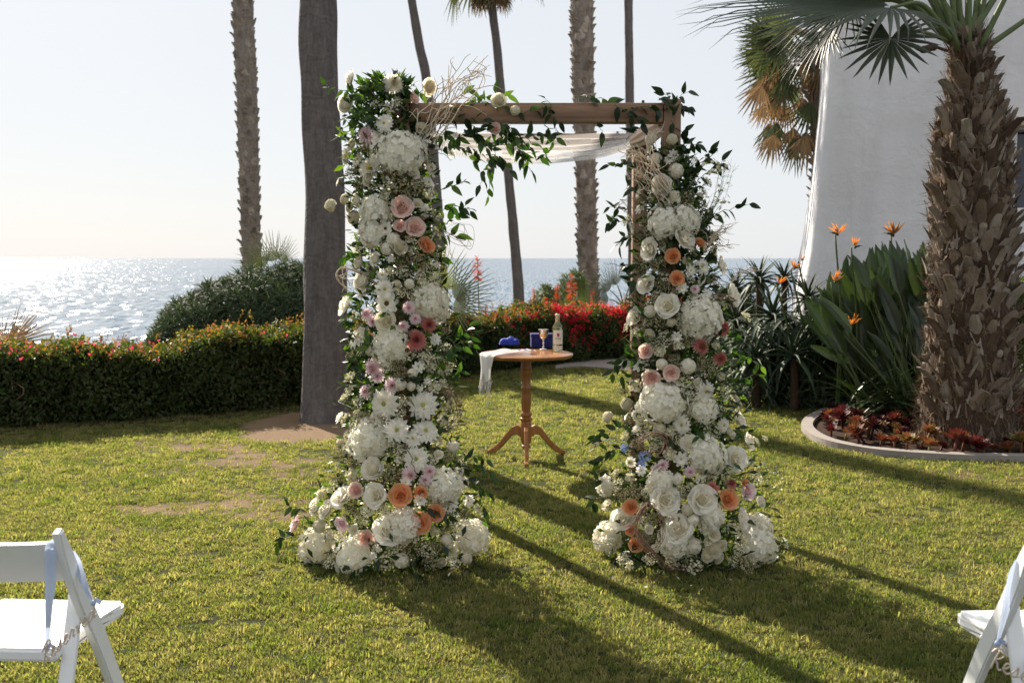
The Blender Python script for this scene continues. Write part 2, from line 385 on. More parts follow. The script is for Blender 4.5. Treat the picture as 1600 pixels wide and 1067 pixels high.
# ------------------------------------------------------------------ grass (one uncountable stuff object)
def grass():
    gm = leafmat('grass_blade', [(.034, .054, .017), (.082, .112, .032), (.140, .165, .050), (.27, .235, .13)], .62, (1.70, 1.72, .80), .5, 2.3, .3)
    # pick the colour per tuft from the instancer attribute
    t = gm.node_tree
    for n in t.nodes:
        if n.type == 'ATTRIBUTE': n.attribute_type = 'INSTANCER'; n.attribute_name = 'tone'
        if n.type == 'OBJECT_INFO':
            for l in list(n.outputs['Random'].links): t.links.remove(l)
    tufts = bpy.data.collections.new('grass_tufts')
    for k in range(5):
        mb = MB(); nb = 26
        for i in range(nb):
            a = rng.random() * 2 * PI; r0 = .028 * math.sqrt(rng.random()); h = rng.uniform(.008, .021); wd = rng.uniform(.0011, .0022)
            lean = rng.uniform(.1, 1.1) * h; b0 = rng.random() * 2 * PI; side = np.array([-math.sin(b0), math.cos(b0), 0]) * wd; d = np.array([math.cos(b0), math.sin(b0), 0])
            p = np.array([r0 * math.cos(a), r0 * math.sin(a), -.002])
            c1 = p + d * lean * .35 + [0, 0, h * .6]; c2 = p + d * lean + [0, 0, h]
            mb.add([p - side, p + side, c1 + side * .8, c1 - side * .8, c2], [(0, 1, 2, 3), (3, 2, 4)])
        me = mb.mesh('grass_tuft', gm, False); o = bpy.data.objects.new('grass_tuft', me); tufts.objects.link(o)
    pts = []
    for y0, y1, dens in ((2.6, 4.6, 2100), (4.6, 6.5, 1500), (6.5, 9, 950), (9, 12, 580), (12, 17, 340)):
        hw = y1 * .56 + .3; n = int(dens * 2 * hw * (y1 - y0)); pts.append(np.c_[rng.uniform(-hw, hw, n), rng.uniform(y0, y1, n)])
    p = np.concatenate(pts); x, y = p[:, 0], p[:, 1]
    hy = np.interp(x, HEDGE[:, 0], HEDGE[:, 1])
    keep = (y < hy - .25) & ~in_poly(x, y, OUTPOLY) & ~in_poly(x, y, PATHPOLY)
    ba = bare_at(x, y); keep &= rng.random(len(x)) > ba * .84
    # thin, worn areas
    th = np.array([noise.fractal(Vector((a * 1.7, b * 2.6, 7.0)), 1.0, 2.0, 4) for a, b in p])
    keep &= rng.random(len(x)) > np.clip(th * 1.2 - .25, 0, .6)
    cl = np.sin(x * 31 + 4 * np.sin(y * 17)) * np.sin(y * 43 + 3 * np.sin(x * 23)) + .6 * np.sin(x * 71 + y * 57); keep &= rng.random(len(x)) > np.clip(cl * .45, 0, .55)
    x, y, th = x[keep], y[keep], th[keep]; n = len(x)
    me = bpy.data.meshes.new('grass'); me.vertices.add(n); me.vertices.foreach_set('co', np.c_[x, y, np.full(n, .0)].ravel())
    tone = np.clip(.40 + .55 * th + rng.normal(0, .27, n), 0, .999)
    me.attributes.new('tone', 'FLOAT', 'POINT').data.foreach_set('value', tone.astype(np.float32))
    far = np.clip((y - 4) / 8, 0, 1)
    sc = (np.clip(rng.lognormal(-.12, .34, n), .4, 2.0) * (1 + .40 * far) * (1 - .25 * np.clip(th, 0, 1)))
    me.attributes.new('sc', 'FLOAT', 'POINT').data.foreach_set('value', sc.astype(np.float32))
    rot = np.c_[rng.normal(0, .12, n), rng.normal(0, .12, n), rng.random(n) * 6.283]
    me.attributes.new('rot', 'FLOAT_VECTOR', 'POINT').data.foreach_set('vector', rot.astype(np.float32).ravel())
    o = bpy.data.objects.new('grass', me); COL.objects.link(o); me.materials.append(gm)
    g = bpy.data.node_groups.new('grass_spread', 'GeometryNodeTree')
    g.interface.new_socket('Geometry', in_out='INPUT', socket_type='NodeSocketGeometry'); g.interface.new_socket('Geometry', in_out='OUTPUT', socket_type='NodeSocketGeometry')
    gi = g.nodes.new('NodeGroupInput'); go = g.nodes.new('NodeGroupOutput'); ip = g.nodes.new('GeometryNodeInstanceOnPoints'); ci = g.nodes.new('GeometryNodeCollectionInfo')
    ci.inputs['Collection'].default_value = tufts; ci.inputs['Separate Children'].default_value = True; ci.inputs['Reset Children'].default_value = True
    ip.inputs['Pick Instance'].default_value = True
    ri = g.nodes.new('FunctionNodeRandomValue'); ri.data_type = 'INT'; ri.inputs[4].default_value = 0; ri.inputs[5].default_value = 4
    def at(nm, ty):
        a = g.nodes.new('GeometryNodeInputNamedAttribute'); a.data_type = ty; a.inputs[0].default_value = nm; return a.outputs[0]
    mtp = g.nodes.new('GeometryNodeMeshToPoints')
    L = g.links.new; L(gi.outputs[0], mtp.inputs[0]); L(mtp.outputs[0], ip.inputs['Points']); L(ci.outputs[0], ip.inputs['Instance']); L(ri.outputs[2], ip.inputs['Instance Index'])
    L(at('rot', 'FLOAT_VECTOR'), ip.inputs['Rotation']); L(at('sc', 'FLOAT'), ip.inputs['Scale']); L(ip.outputs[0], go.inputs[0])
    md = o.modifiers.new('grass_spread', 'NODES'); md.node_group = g
    tag(o, 'short sunlit mown grass covering the lawn', 'grass', kind='stuff')
grass()

# ------------------------------------------------------------------ leaf and petal shapes
def leaf_shape(L=1.0, W=.42, fold=.18, droop=.22, nu=6, tip=1.0):
    """leaf along +Y from the origin, face +Z"""
    V = []
    for i in range(nu):
        u = i / (nu - 1); wd = W * .5 * (math.sin(PI * min(1, u ** .75)) ** .85) * (1 - .25 * u) if 0 < u < 1 else (.02 if u == 0 else 0.004)
        for s in (-1, 0, 1):
            V.append((s * wd, u * L, fold * abs(s) * wd - droop * u * u * L))
    return np.array(V), gridf(nu, 3)
LEAF = leaf_shape(1, .48, .22, .2); LEAF2 = leaf_shape(1, .56, .3, .1); OLIVE = leaf_shape(1, .17, .1, .15, 4); LEAFLO = leaf_shape(1, .5, .25, .15, 3)
def petal_patch(ang, span, rt, ht, r0, lip, nu=5, nv=5, wob=0.0, swirl=.05):
    V = []
    for i in range(nu):
        u = i / (nu - 1)
        for j in range(nv):
            v = -1 + 2 * j / (nv - 1)
            rr = r0 + (rt - r0) * (1 - (1 - u) ** 1.8) + lip * max(0, u - .7) ** 1.2 * 2.2 * rt + swirl * v * rt
            h = ht * (u ** 1.15) * (1 - .22 * v * v * u) - lip * max(0, u - .72) * ht * .9
            a = ang + v * span * .5 * (.55 + .45 * min(1, u * 2.2)) * (1 - .12 * max(0, u - .8) * 5 * abs(v))
            w_ = wob * math.sin(v * 5 + ang * 3) * u
            V.append(((rr + w_) * math.cos(a), (rr + w_) * math.sin(a), h))
    return np.array(V), gridf(nu, nv)
def rose_meshes(mat, seed):
    """heart mesh and outer petal mesh, unit radius, facing +Z"""
    st = rng; mb = MB()
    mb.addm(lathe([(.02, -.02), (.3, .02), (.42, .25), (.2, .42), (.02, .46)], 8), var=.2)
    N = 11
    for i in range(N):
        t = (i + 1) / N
        mb.addm(petal_patch(i * 2.4 + seed, 2.3 - .6 * t, .05 + .74 * t ** 1.1, .78 - .20 * t * t + rng.uniform(-.05, .03), .04, .04 + .30 * t, 6, 6, .015), var=np.clip(np.repeat(np.linspace(-.25, .25, 6), 6) + .12 + .62 * t, 0, 1))  # inner petals toned deeper: creamy heart plus painted-in shading
    heart = mb.mesh('rose_heart', mat)
    p = MB(); p.addm(petal_patch(0, 1.5, .80, .52, .12, .34, 6, 6, .04), var=np.repeat(np.linspace(.45, 1.0, 6), 6))
    return heart, p.mesh('rose_petal', mat)
def ranunculus_mesh(mat):
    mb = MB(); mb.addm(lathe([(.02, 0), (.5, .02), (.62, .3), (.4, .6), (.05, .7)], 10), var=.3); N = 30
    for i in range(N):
        t = (i + 1) / N; mb.addm(petal_patch(i * 2.4, 1.5, .05 + .93 * t ** .9, .80 - .5 * t ** 2.2, .04, .04 + .08 * t, 4, 4), var=np.clip(np.repeat(np.linspace(-.3, .1, 4), 4) + .25 + .7 * t, 0, 1))  # tone deepens inward, shading between petals painted over a creamy centre
    return mb.mesh('ranunculus', mat)
def ray_petal(L, W, up, droop, pointy=True, nu=5):
    V = []
    for i in range(nu):
        u = i / (nu - 1); wd = W * .5 * (.35 + .65 * math.sin(PI * min(1, .12 + u * .72))) * (1 if u < 1 else (.25 if pointy else .75))
        for s in (-1, 0, 1): V.append((s * wd, u * L, up * math.sin(u * PI * .6) * L - droop * u * u * L + abs(s) * wd * .35))
    return np.array(V), gridf(nu, 3)
def daisy_meshes(mat, eye, rings=((15, 1.0, .36, .08), (13, .86, .34, .24), (11, .66, .28, .42), (8, .45, .2, .6)), pointy=True):
    mb = MB()
    for k, (n, L, W, tilt) in enumerate(rings):
        for i in range(n):
            a = (i + .5 * (k % 2) + rng.uniform(-.15, .15)) * 2 * PI / n
            v, f = ray_petal(L * rng.uniform(.9, 1.04) - .08, W, .12, .18, pointy); v[:, 1] += .08
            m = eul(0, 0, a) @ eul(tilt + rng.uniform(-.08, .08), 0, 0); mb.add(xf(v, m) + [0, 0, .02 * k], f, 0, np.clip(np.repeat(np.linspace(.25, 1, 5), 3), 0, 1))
    c = MB(); c.addm(lathe([(.02, -.02), (.2, 0), (.22, .08), (.15, .16), (.02, .2)], 10))
    for i in range(26):
        r_ = .2 * math.sqrt((i + .5) / 26); a = i * 2.4; v, f = box(.035, .035, .07); c.add(v + [r_ * math.cos(a), r_ * math.sin(a), .2 - r_ * r_ * 2.6], f)
    return mb.mesh('daisy_petals', mat), c.mesh('flower_eye', eye, False)
def mum_mesh(mat, n=110, W=.17, L=.62):
    mb = MB(); mb.addm(lathe([(.02, -.1), (.3, -.05), (.35, .15), (.2, .3), (.02, .34)], 8), var=.2)
    for i in range(n):
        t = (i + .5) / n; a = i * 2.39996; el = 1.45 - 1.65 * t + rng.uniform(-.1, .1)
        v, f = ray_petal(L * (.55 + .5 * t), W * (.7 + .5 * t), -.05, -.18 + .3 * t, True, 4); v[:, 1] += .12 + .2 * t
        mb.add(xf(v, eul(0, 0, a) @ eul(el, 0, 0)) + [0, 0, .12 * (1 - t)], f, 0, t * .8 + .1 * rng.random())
    return mb.mesh('mum_petals', mat)
def floret(k=4):
    V = []; f = []
    for i in range(k):
        a = i * 2 * PI / k; c, s_ = math.cos(a), math.sin(a); n0 = len(V)
        for (x, y, z) in ((-.03, .04, 0), (.03, .04, 0), (-.40, .45, .10), (.40, .45, .10), (-.28, .88, .12), (.28, .88, .12), (0, .5, .0)):
            V.append((x * c - y * s_, x * s_ + y * c, z))
        f += [(n0, n0 + 1, n0 + 6, n0 + 2), (n0 + 1, n0 + 3, n0 + 5, n0 + 6), (n0 + 2, n0 + 6, n0 + 5, n0 + 4)]
    return np.array(V), np.array(f)
FLORET4, FLORET5 = floret(4), floret(5)
def fib(n, zmin=-1.0):
    i = np.arange(n) + .5; z = 1 - (1 - zmin) * i / n; a = i * 2.39996; r = np.sqrt(np.clip(1 - z * z, 0, 1)); return np.stack([r * np.cos(a), r * np.sin(a), z], 1)
def hydrangea_mesh(n=120, sc=(1, 1, .85)):
    d = unit(fib(n, -.55) + rng.normal(0, .07, (n, 3))); rad = rng.uniform(.78, 1.04, n)
    loc = d * rad[:, None] * np.array(sc); fr = np.stack([zframe(unit(a + rng.normal(0, .28, 3)), rng.random() * 6) for a in d])
    mb = MB(); mb.scatter(FLORET4, fr, loc, rng.uniform(.20, .27, n), 0, rng.random(n))
    core, cf = lathe([(.02, -.45), (.5, -.4), (.78, 0), (.6, .42), (.02, .62)], 12); mb.add(core, cf, 0, .0)
    return mb.mesh('hydrangea', MT['hydr'])
def mini_mesh(mat, eye, n=8):
    mb = MB()
    for k in range(2):
        for i in range(n):
            v, f = ray_petal(.95 - .25 * k, .5, .15, .1, False, 4); mb.add(xf(v, eul(0, 0, (i + .5 * k) * 2 * PI / n) @ eul(.15 + .4 * k, 0, 0)), f, 0, .6 + .4 * rng.random())
    mb.addm(lathe([(.02, -.02), (.2, 0), (.2, .1), (.02, .17)], 8), mi=1)
    return mb.mesh('small_blossom', [mat, eye])
def pom_mesh(mat):
    d = fib(60, -.3); mb = MB(); fr = np.stack([zframe(unit(a + rng.normal(0, .15, 3)), rng.random() * 6) for a in d])
    mb.scatter(FLORET5, fr, d * .82, rng.uniform(.24, .34, 60), 0, .35 + .6 * rng.random(60)); mb.addm(lathe([(.02, -.4), (.5, -.3), (.7, .1), (.4, .6), (.02, .7)], 9), var=.0)
    return mb.mesh('pom_blossom', mat)
def umbel_mesh(mat, n=70, tall=.9, spread=.55, fs=.075, five=True):
    """branching spray of tiny blossoms, base at the origin, pointing +Z"""
    mb = MB(); pts = []
    for i in range(n):
        a = i * 2.39996; r_ = spread * math.sqrt((i + .5) / n) * rng.uniform(.8, 1.1); z = tall * rng.uniform(.72, 1.05) - r_ * r_ * .5
        p = np.array([r_ * math.cos(a), r_ * math.sin(a), z]); pts.append(p)
        if i % 3 == 0: mb.addm(tube([(0, 0, 0), p * [.35, .35, .55], p], .007, 3, False), mi=1)
    pts = np.array(pts); fr = np.stack([zframe(unit(np.array([p[0], p[1], .5]) + rng.normal(0, .4, 3)), rng.random() * 6) for p in pts])
    mb.scatter(FLORET5 if five else FLORET4, fr, pts, fs * rng.uniform(.7, 1.3, n), 0)
    return mb.mesh('filler_spray', [mat, MT['stem']])
def seed_mesh(mat, n=170):
    """dense fluffy cluster of tiny seed heads"""
    mb = MB(); d = rdir(n) * (rng.random((n, 1)) ** .4); d[:, 2] = d[:, 2] * .8 + .3
    sh, shf = box(1, 1, 1.4); shf = np.array(shf)
    fr = np.stack([zframe(a) for a in rdir(n)]); mb.scatter((sh, shf), fr, d * .7, rng.uniform(.035, .075, n), 0)
    for i in range(0, n, 4): mb.addm(tube([(0, 0, -.3), d[i] * .35, d[i] * .7], .008, 3, False), mi=1)
    return mb.mesh('seed_cluster', [mat, MT['stem']], False)
def star_mesh(mat):
    mb = MB()
    for k in range(9):
        dd = fib(9, 0)[k]
        for i in range(5):
            v, f = ray_petal(.5, .16, .1, .1, True, 3); mb.add(xf(xf(v, eul(0, 0, i * 1.2566) @ eul(.2, 0, 0)), zframe(dd)) + dd * .6, f)
        mb.addm(tube([(0, 0, 0), dd * .6], .02, 3, False), mi=1)
    return mb.mesh('blue_star_blossom', [mat, MT['stem']])

FM = {}
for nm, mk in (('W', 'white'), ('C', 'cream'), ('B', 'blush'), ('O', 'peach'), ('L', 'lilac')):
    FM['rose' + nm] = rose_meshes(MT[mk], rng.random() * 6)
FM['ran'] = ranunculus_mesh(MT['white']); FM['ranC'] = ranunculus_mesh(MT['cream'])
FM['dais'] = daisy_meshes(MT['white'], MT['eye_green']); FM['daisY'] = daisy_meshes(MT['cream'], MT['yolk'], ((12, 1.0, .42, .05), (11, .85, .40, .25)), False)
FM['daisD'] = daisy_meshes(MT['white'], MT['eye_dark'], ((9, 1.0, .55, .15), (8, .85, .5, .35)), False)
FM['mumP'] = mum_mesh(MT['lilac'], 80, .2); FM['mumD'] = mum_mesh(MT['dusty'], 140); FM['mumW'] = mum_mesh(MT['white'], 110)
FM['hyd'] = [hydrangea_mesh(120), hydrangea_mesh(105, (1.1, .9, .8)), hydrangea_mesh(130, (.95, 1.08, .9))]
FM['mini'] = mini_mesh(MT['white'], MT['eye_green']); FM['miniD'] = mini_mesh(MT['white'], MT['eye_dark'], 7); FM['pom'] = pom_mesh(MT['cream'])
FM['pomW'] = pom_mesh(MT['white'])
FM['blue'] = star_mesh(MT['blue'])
FM['umb'] = [umbel_mesh(MT['lace'], 80), umbel_mesh(MT['lace'], 70, 1.0, .7, .085), umbel_mesh(MT['lace'], 50, 1.1, .45, .11)]
FM['seed'] = [seed_mesh(MT['filler']), seed_mesh(MT['filler'], 140)]
FM['sagec'] = [seed_mesh(MT['sage'], 150)]
LEAFMESH = {}
for k, (vf, m) in {'a': (LEAF, 'leaf'), 'b': (LEAF2, 'leaf'), 'd': (LEAF, 'leafdark'), 'o': (OLIVE, 'sage')}.items():
    q = MB(); q.add(vf[0], vf[1], 0, .0); LEAFMESH[k] = q.mesh('leaf', MT[m])

NAMES = {'rose': 'rose', 'ran': 'ranunculus', 'dais': 'daisy', 'mum': 'chrysanthemum', 'hyd': 'hydrangea', 'min': 'small_blossom', 'pom': 'pom_blossom', 'blu': 'blue_blossom'}
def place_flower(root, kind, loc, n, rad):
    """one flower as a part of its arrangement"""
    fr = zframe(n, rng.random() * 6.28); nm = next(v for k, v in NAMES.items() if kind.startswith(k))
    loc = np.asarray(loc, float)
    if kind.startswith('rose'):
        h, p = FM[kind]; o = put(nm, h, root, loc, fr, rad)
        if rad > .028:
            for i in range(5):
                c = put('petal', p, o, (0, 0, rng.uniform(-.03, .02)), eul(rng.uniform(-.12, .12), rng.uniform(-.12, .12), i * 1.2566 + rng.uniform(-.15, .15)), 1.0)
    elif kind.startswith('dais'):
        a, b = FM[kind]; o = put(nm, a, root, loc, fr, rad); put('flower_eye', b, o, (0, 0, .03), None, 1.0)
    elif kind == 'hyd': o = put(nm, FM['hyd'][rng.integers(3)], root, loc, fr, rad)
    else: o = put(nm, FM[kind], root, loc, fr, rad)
    return o

# ------------------------------------------------------------------ ARCH
AY, AYB = 5.12, 6.36
XL, XR = P(628, 300, AY)[0], P(1047, 300, AY)[0]
ZT = P(1047, 157, AY)[2]; ZB = P(900, 178, AY)[2]
def arch():
    t = thing('wedding_arch', 'square four post timber wedding arch on the lawn dressed with flowers', 'arch', ((XL + XR) / 2, (AY + AYB) / 2, 0))
    def bar(nm, a, b, wx=.088, wy=.088):
        a, b = np.array(a, float), np.array(b, float); L = np.linalg.norm(b - a); v, f = box(wx, wy, L, .005)
        me = MB().add(v, f).mesh(nm, MT['arch'], 'auto'); return put(nm, me, t, (a + b) / 2, zframe(b - a))
    for x, y in ((XL, AY), (XR, AY), (XL, AYB), (XR, AYB)):
        p = bar('post', (x, y, 0), (x, y, ZT if y == AY and x > 0 else ZT - .01))
    hb = .046
    bar('crossbeam', (XL + .047, AY, ZB), (XR - .047, AY, ZB), .09, .096)
    bar('crossbeam', (XL + .047, AYB, ZB), (XR - .047, AYB, ZB), .09, .096)
    for x in (XL, XR): bar('side_beam', (x, AY + .047, ZB), (x, AYB - .047, ZB))
    for x in (XL, XR):
        s = 1 if x < 0 else -1
        me = MB().addm(beam((x + s * .05, AYB, ZB - .30), (x + s * .30, AYB, ZB - .052), .03, .03)).mesh('brace', MT['arch'], 'auto')
    for px, py, Y in ((1009, 162, AY), (1033, 236, AYB - .05), (968, 238, AYB)):
        me = MB().addm(lathe([(.012, 0), (.012, .006), (.007, .007), (.007, .018)], 6)).mesh('bolt', MT['blackbolt'], False)
        put('bolt', me, t, (P(px, py, Y)[0] * .98, Y, ZB + .048))
    return t
arch()

def canopy():
    m, t, b, out = newmat('dotted_tulle'); b.inputs['Base Color'].default_value = (.82, .80, .78, 1); b.inputs['Roughness'].default_value = .8
    tr = nd(t, 'ShaderNodeBsdfTranslucent'); tr.inputs[0].default_value = (.85, .82, .80, 1); tp = nd(t, 'ShaderNodeBsdfTransparent')
    m1 = nd(t, 'ShaderNodeMixShader'); m1.inputs[0].default_value = .55; m2 = nd(t, 'ShaderNodeMixShader'); m2.inputs[0].default_value = .27
    t.links.new(b.outputs[0], m1.inputs[1]); t.links.new(tr.outputs[0], m1.inputs[2]); t.links.new(tp.outputs[0], m2.inputs[1]); t.links.new(m1.outputs[0], m2.inputs[2]); t.links.new(m2.outputs[0], out.inputs[0])
    nu, nv = 60, 40; V = []; rows = []
    # v runs front to back, u left to right; sagging between the side beams
    top = ZB - .05
    def pt(u, v, k=0):
        x = XL + .04 + (XR - XL - .08) * u; e = 4 * u * (1 - u)
        y = AY + .08 + (AYB - AY - .14) * (v + .0) ; gather = (abs(2 * u - 1)) ** 2.5
        y = y * (1 - gather * .55) + (AY + (AYB - AY) * .55) * gather * .55
        sag = .075 * e ** .8 * (.55 + .6 * math.sin(PI * min(1, max(0, v)) ) ) * (1 + .25 * k)
        fold = .010 * math.sin(v * 42 + 2.5 * math.sin(u * 3)) * (1 - .3 * e) + .006 * math.sin(v * 90 + u * 8)
        return (x, y, top - .005 - sag + fold + .02 * gather)
    V = np.array([pt(i / (nu - 1), j / (nv - 1)) for i in range(nu) for j in range(nv)])
    mb = MB(); mb.add(V, gridf(nu, nv)); o = mb.build('fabric_canopy', m)
    tag(o, 'sheer white dotted fabric swagged under the top of the arch', 'fabric')
    V2 = np.array([pt(i / (nu - 1), j / (nv - 1) * .8 + .12, 1) for i in range(nu) for j in range(nv)]); V2[:, 2] -= .012
    mb = MB(); mb.add(V2, gridf(nu, nv)); mb.build('fabric_layer', m, o)
    d = MB(); dm = plain('dot_thread', (.12, .10, .09), .8)
    q, qf = box(.005, .005, .003); qf = np.array(qf); k = 420; L = np.array([pt(rng.uniform(.04, .96), rng.uniform(.02, .98)) for _ in range(k)]); L[:, 2] -= .004
    d.scatter((q, qf), np.repeat(np.eye(3)[None], k, 0), L, np.ones(k)); dd = d.build('woven_dots', dm, o, False); dd['kind'] = 'stuff'
    # blush gather at the right corner
    mb = MB(); bl = plain('blush_chiffon', (.78, .62, .52), .7)
    nu, nv = 10, 40; V = []
    a, b_ = P(985, 222, AY + .25), P(1050, 192, AY + .15)
    for i in range(nu):
        u = i / (nu - 1); c = a + (b_ - a) * u; rr = .018 + .03 * math.sin(PI * u) ** .7
        for j in range(nv):
            th = j * 2 * PI / nv; r2 = rr * (1 + .22 * math.sin(7 * th + u * 3)); V.append(c + np.array([.3 * r2 * math.cos(th), r2 * math.cos(th) * .6, r2 * math.sin(th)]))
    mb.add(V, gridf(nu, nv, True)); mb.build('gathered_corner', bl, o)
canopy()

# ------------------------------------------------------------------ flower arrangements
class Sprigs:
    """collects leaves for one thing: the largest / outlying become objects, the rest one stuff part"""
    def __init__(s): s.lv = []; s.stem = MB(); s.ns = 0
    def path(s, pts, n, size=.055, kind='a', spread=.9, rad=.0016, gravity=.25, wob=.012):
        pts = smooth_path(pts, 5) if len(pts) > 2 else np.array([pts[0] * (1 - k / 6) + pts[1] * k / 6 for k in range(7)])
        pts = pts + rng.normal(0, wob * .4, pts.shape); s.stem.addm(tube(pts, np.linspace(rad * 1.4, rad * .6, len(pts)), 4, False)); s.ns += 1
        t = unit(np.gradient(pts, axis=0))
        for i in range(n):
            u = (i + .7) / n * (len(pts) - 1); k = min(len(pts) - 2, int(u)); p = pts[k] + (pts[k + 1] - pts[k]) * (u - k); tt = t[k]
            side = unit(np.cross(tt, rdir(1)[0])) ; d = unit(tt * .6 + side * spread * (1 if i < n - 1 else .1) + np.array([0, 0, -gravity]))
            nn = unit(np.array([0, -.9, .55]) + rng.normal(0, .5, 3)); sz = size * rng.uniform(.85, 1.35)
            s.lv.append((p, d, nn, sz, kind))
    def emit(s, root, cap=280):
        for i, (p, d, nn, sz, kind) in enumerate(s.lv):
            if i < cap: put('leaf', LEAFMESH[kind], root, p, yframe(d, nn), sz)
        if s.ns:
            o = s.stem.build('stem', MT['stem']); o['kind'] = 'stuff'; o.parent = root; o.matrix_parent_inverse = Matrix.Translation(-Vector(root.location))
def into(o, root):
    o.parent = root; o.matrix_parent_inverse = Matrix.Translation(-Vector(root.location)); return o
def twigs(root, paths, n, spread, rad, mat, name='twig', curl=.0, side=0, sl=.04):
    mb = MB()
    for _ in range(n):
        off = rng.normal(0, spread, 3); pts = []
        for k, p in enumerate(paths): pts.append(np.array(p) + off * (.4 + .6 * k / max(1, len(paths) - 1)) + rng.normal(0, spread * .35, 3))
        pp = smooth_path(pts, 8); m = len(pp); ph = rng.random() * 6; w_ = np.linspace(0, 1, m)
        if curl:
            pp = pp + np.c_[np.cos(w_ * 14 + ph), np.sin(w_ * 11 + ph * 2), np.sin(w_ * 14 + ph)] * curl
        mb.addm(tube(pp, np.linspace(rad, rad * .45, m), 4, False))
        for j in range(side):
            k = rng.integers(m // 4, m - 1); d = rng.normal(0, 1, 3); d = unit(d + unit(pp[min(m - 1, k + 1)] - pp[k - 1]) * 1.2) * sl * rng.uniform(.5, 1.3)
            q = [pp[k], pp[k] + d * .5 + rng.normal(0, sl * .12, 3), pp[k] + d + rng.normal(0, sl * .2, 3)]; mb.addm(tube(smooth_path(q, 4), np.linspace(rad * .7, rad * .35, 9), 4, False))
    return into(mb.build(name, mat), root)

class Column:
    def __init__(s, root, prof, Yc):
        s.root = root; s.p = np.array(prof, float); s.Yc = Yc; s.taken = []; s.sp = Sprigs(); s.stem = MB()
    def geo(s, px, py):
        c = np.interp(py, s.p[:, 0], s.p[:, 1]); h = np.interp(py, s.p[:, 0], s.p[:, 2]); return c, h
    def surf(s, px, py, out=0.0):
        c, h = s.geo(px, py); dx = (px - c) / h; a = math.sqrt(max(0, 1 - min(1, dx * dx))); hm = M_(h, s.Yc)
        Y = s.Yc - min(.34, hm * .85) * a - out; p = P(px, py, Y)
        if p[2] < .045: p = G(px, py, .05)
        n = unit(np.array([dx * .75, -.85 * a - .35, .22 + .12 * abs(dx)])); return p, n, dx
    def flower(s, px, py, kind, d, face=None):
        rad = M_(d * .5, 4.95) * (1.04 if kind in ('roseO', 'roseB', 'roseL', 'mumD', 'mumP', 'blue') else 1.20); p, n, dx = s.surf(px, py, .015); n = unit(n + rng.normal(0, .20, 3)) if face is None else unit(np.array(face, float))
        if kind == 'hyd': p = p - n * rad * .25
        else: p = p - n * rad * .15
        place_flower(s.root, kind, p, n, rad); s.taken.append((px, py, d / 2))
        if abs(dx) > .92:
            c, h = s.geo(px, py); q = P(c + (px - c) * .55, py + 22, s.Yc - .02); m = (p + q) / 2 + rng.normal(0, .012, 3)
            s.stem.addm(tube(smooth_path([q, m, p - n * rad * .1], 4), .0019, 4, False))
    def free(s, px, py, r): return all((px - a) ** 2 + (py - b) ** 2 > (r * .55 + c) ** 2 * .8 for a, b, c in s.taken)
    def filler(s, kind, px, py, size):
        p, n, dx = s.surf(px, py, -.015); me = FM[kind]; me = me[rng.integers(len(me))]
        nm = {'umb': 'lace_spray', 'seed': 'seed_cluster', 'sagec': 'sage_cluster'}[kind]; r = M_(size, 5.0)
        n2 = unit(n + np.array([0, 0, .45]) + rng.normal(0, .25, 3))
        put(nm, me, s.root, p - (n2 * r * .6 if kind == 'umb' else 0), zframe(n2, rng.random() * 6), r)
    def extra(s, y0, y1, n):
        k = 0; tries = 0
        while k < n and tries < 3000:
            tries += 1; py = rng.uniform(y0, y1); c, h = s.geo(0, py); px = c + h * rng.uniform(-.98, .98); d = rng.uniform(13, 25)
            if s.free(px, py, d * .9): s.flower(px, py, str(rng.choice(['mini', 'ranC', 'pomW', 'mumW', 'pom', 'dais', 'mini', 'roseC', 'ran'])), d); k += 1
    def fill(s, y0, y1, n, kinds):
        k = 0; tries = 0
        while k < n and tries < 4000:
            tries += 1; py = rng.uniform(y0, y1); c, h = s.geo(0, py); px = c + h * rng.uniform(-1.02, 1.02)
            sz = rng.uniform(15, 27)
            if s.free(px, py, sz * .7): s.filler(kinds[rng.integers(len(kinds))], px, py, sz); s.taken.append((px, py, sz * .45)); k += 1
    def foliage(s, n, y0, y1):
        py = rng.uniform(y0, y1, n); c = np.interp(py, s.p[:, 0], s.p[:, 1]); h = np.interp(py, s.p[:, 0], s.p[:, 2])
        az = rng.random(n) * 2 * PI; rr = np.clip(rng.normal(.66, .26, n), .12, 1.12); hm = h * s.Yc / F
        base = np.array([P(a, b, s.Yc) for a, b in zip(c, py)])
        out = np.stack([np.sin(az), -np.cos(az) * .85, np.zeros(n)], 1); p = base + out * (hm * rr)[:, None]; p[:, 2] = np.maximum(p[:, 2], .02)
        d = unit(out * .9 + np.array([0, 0, .2]) + rng.normal(0, .6, (n, 3))); nn = unit(out * .5 + np.array([0, 0, .6]) + rng.normal(0, .6, (n, 3)))
        mb = MB(); k = n * 4 // 8; k2 = n * 13 // 16
        sz = rng.uniform(.032, .068, n); fr = yframes(d, nn)
        rrk = rr[:k] ; mb.scatter(LEAFLO, fr[:k], p[:k], sz[:k], 0); mb.scatter(LEAFLO, fr[k:k2], p[k:k2], sz[k:k2], 1); mb.scatter(OLIVE, fr[k2:], p[k2:], sz[k2:] * 1.2, 2)
        # stems running up the middle
        o = into(mb.build('foliage', [MT['leafdark'], MT['leaf'], MT['sage']]), s.root); o['kind'] = 'stuff'
        st = MB()
        for i in range(70):
            j = rng.integers(n); q = base[j]; st.addm(tube([q - [0, 0, .03], (q + p[j]) / 2, p[j] + out[j] * .03], .002, 4, False))
        into(st.build('inner_stems', MT['stem']), s.root)['kind'] = 'stuff'
    def done(s):
        if s.stem.n: into(s.stem.build('flower_stem', MT['stem']), s.root)['kind'] = 'stuff'
        s.sp.emit(s.root)
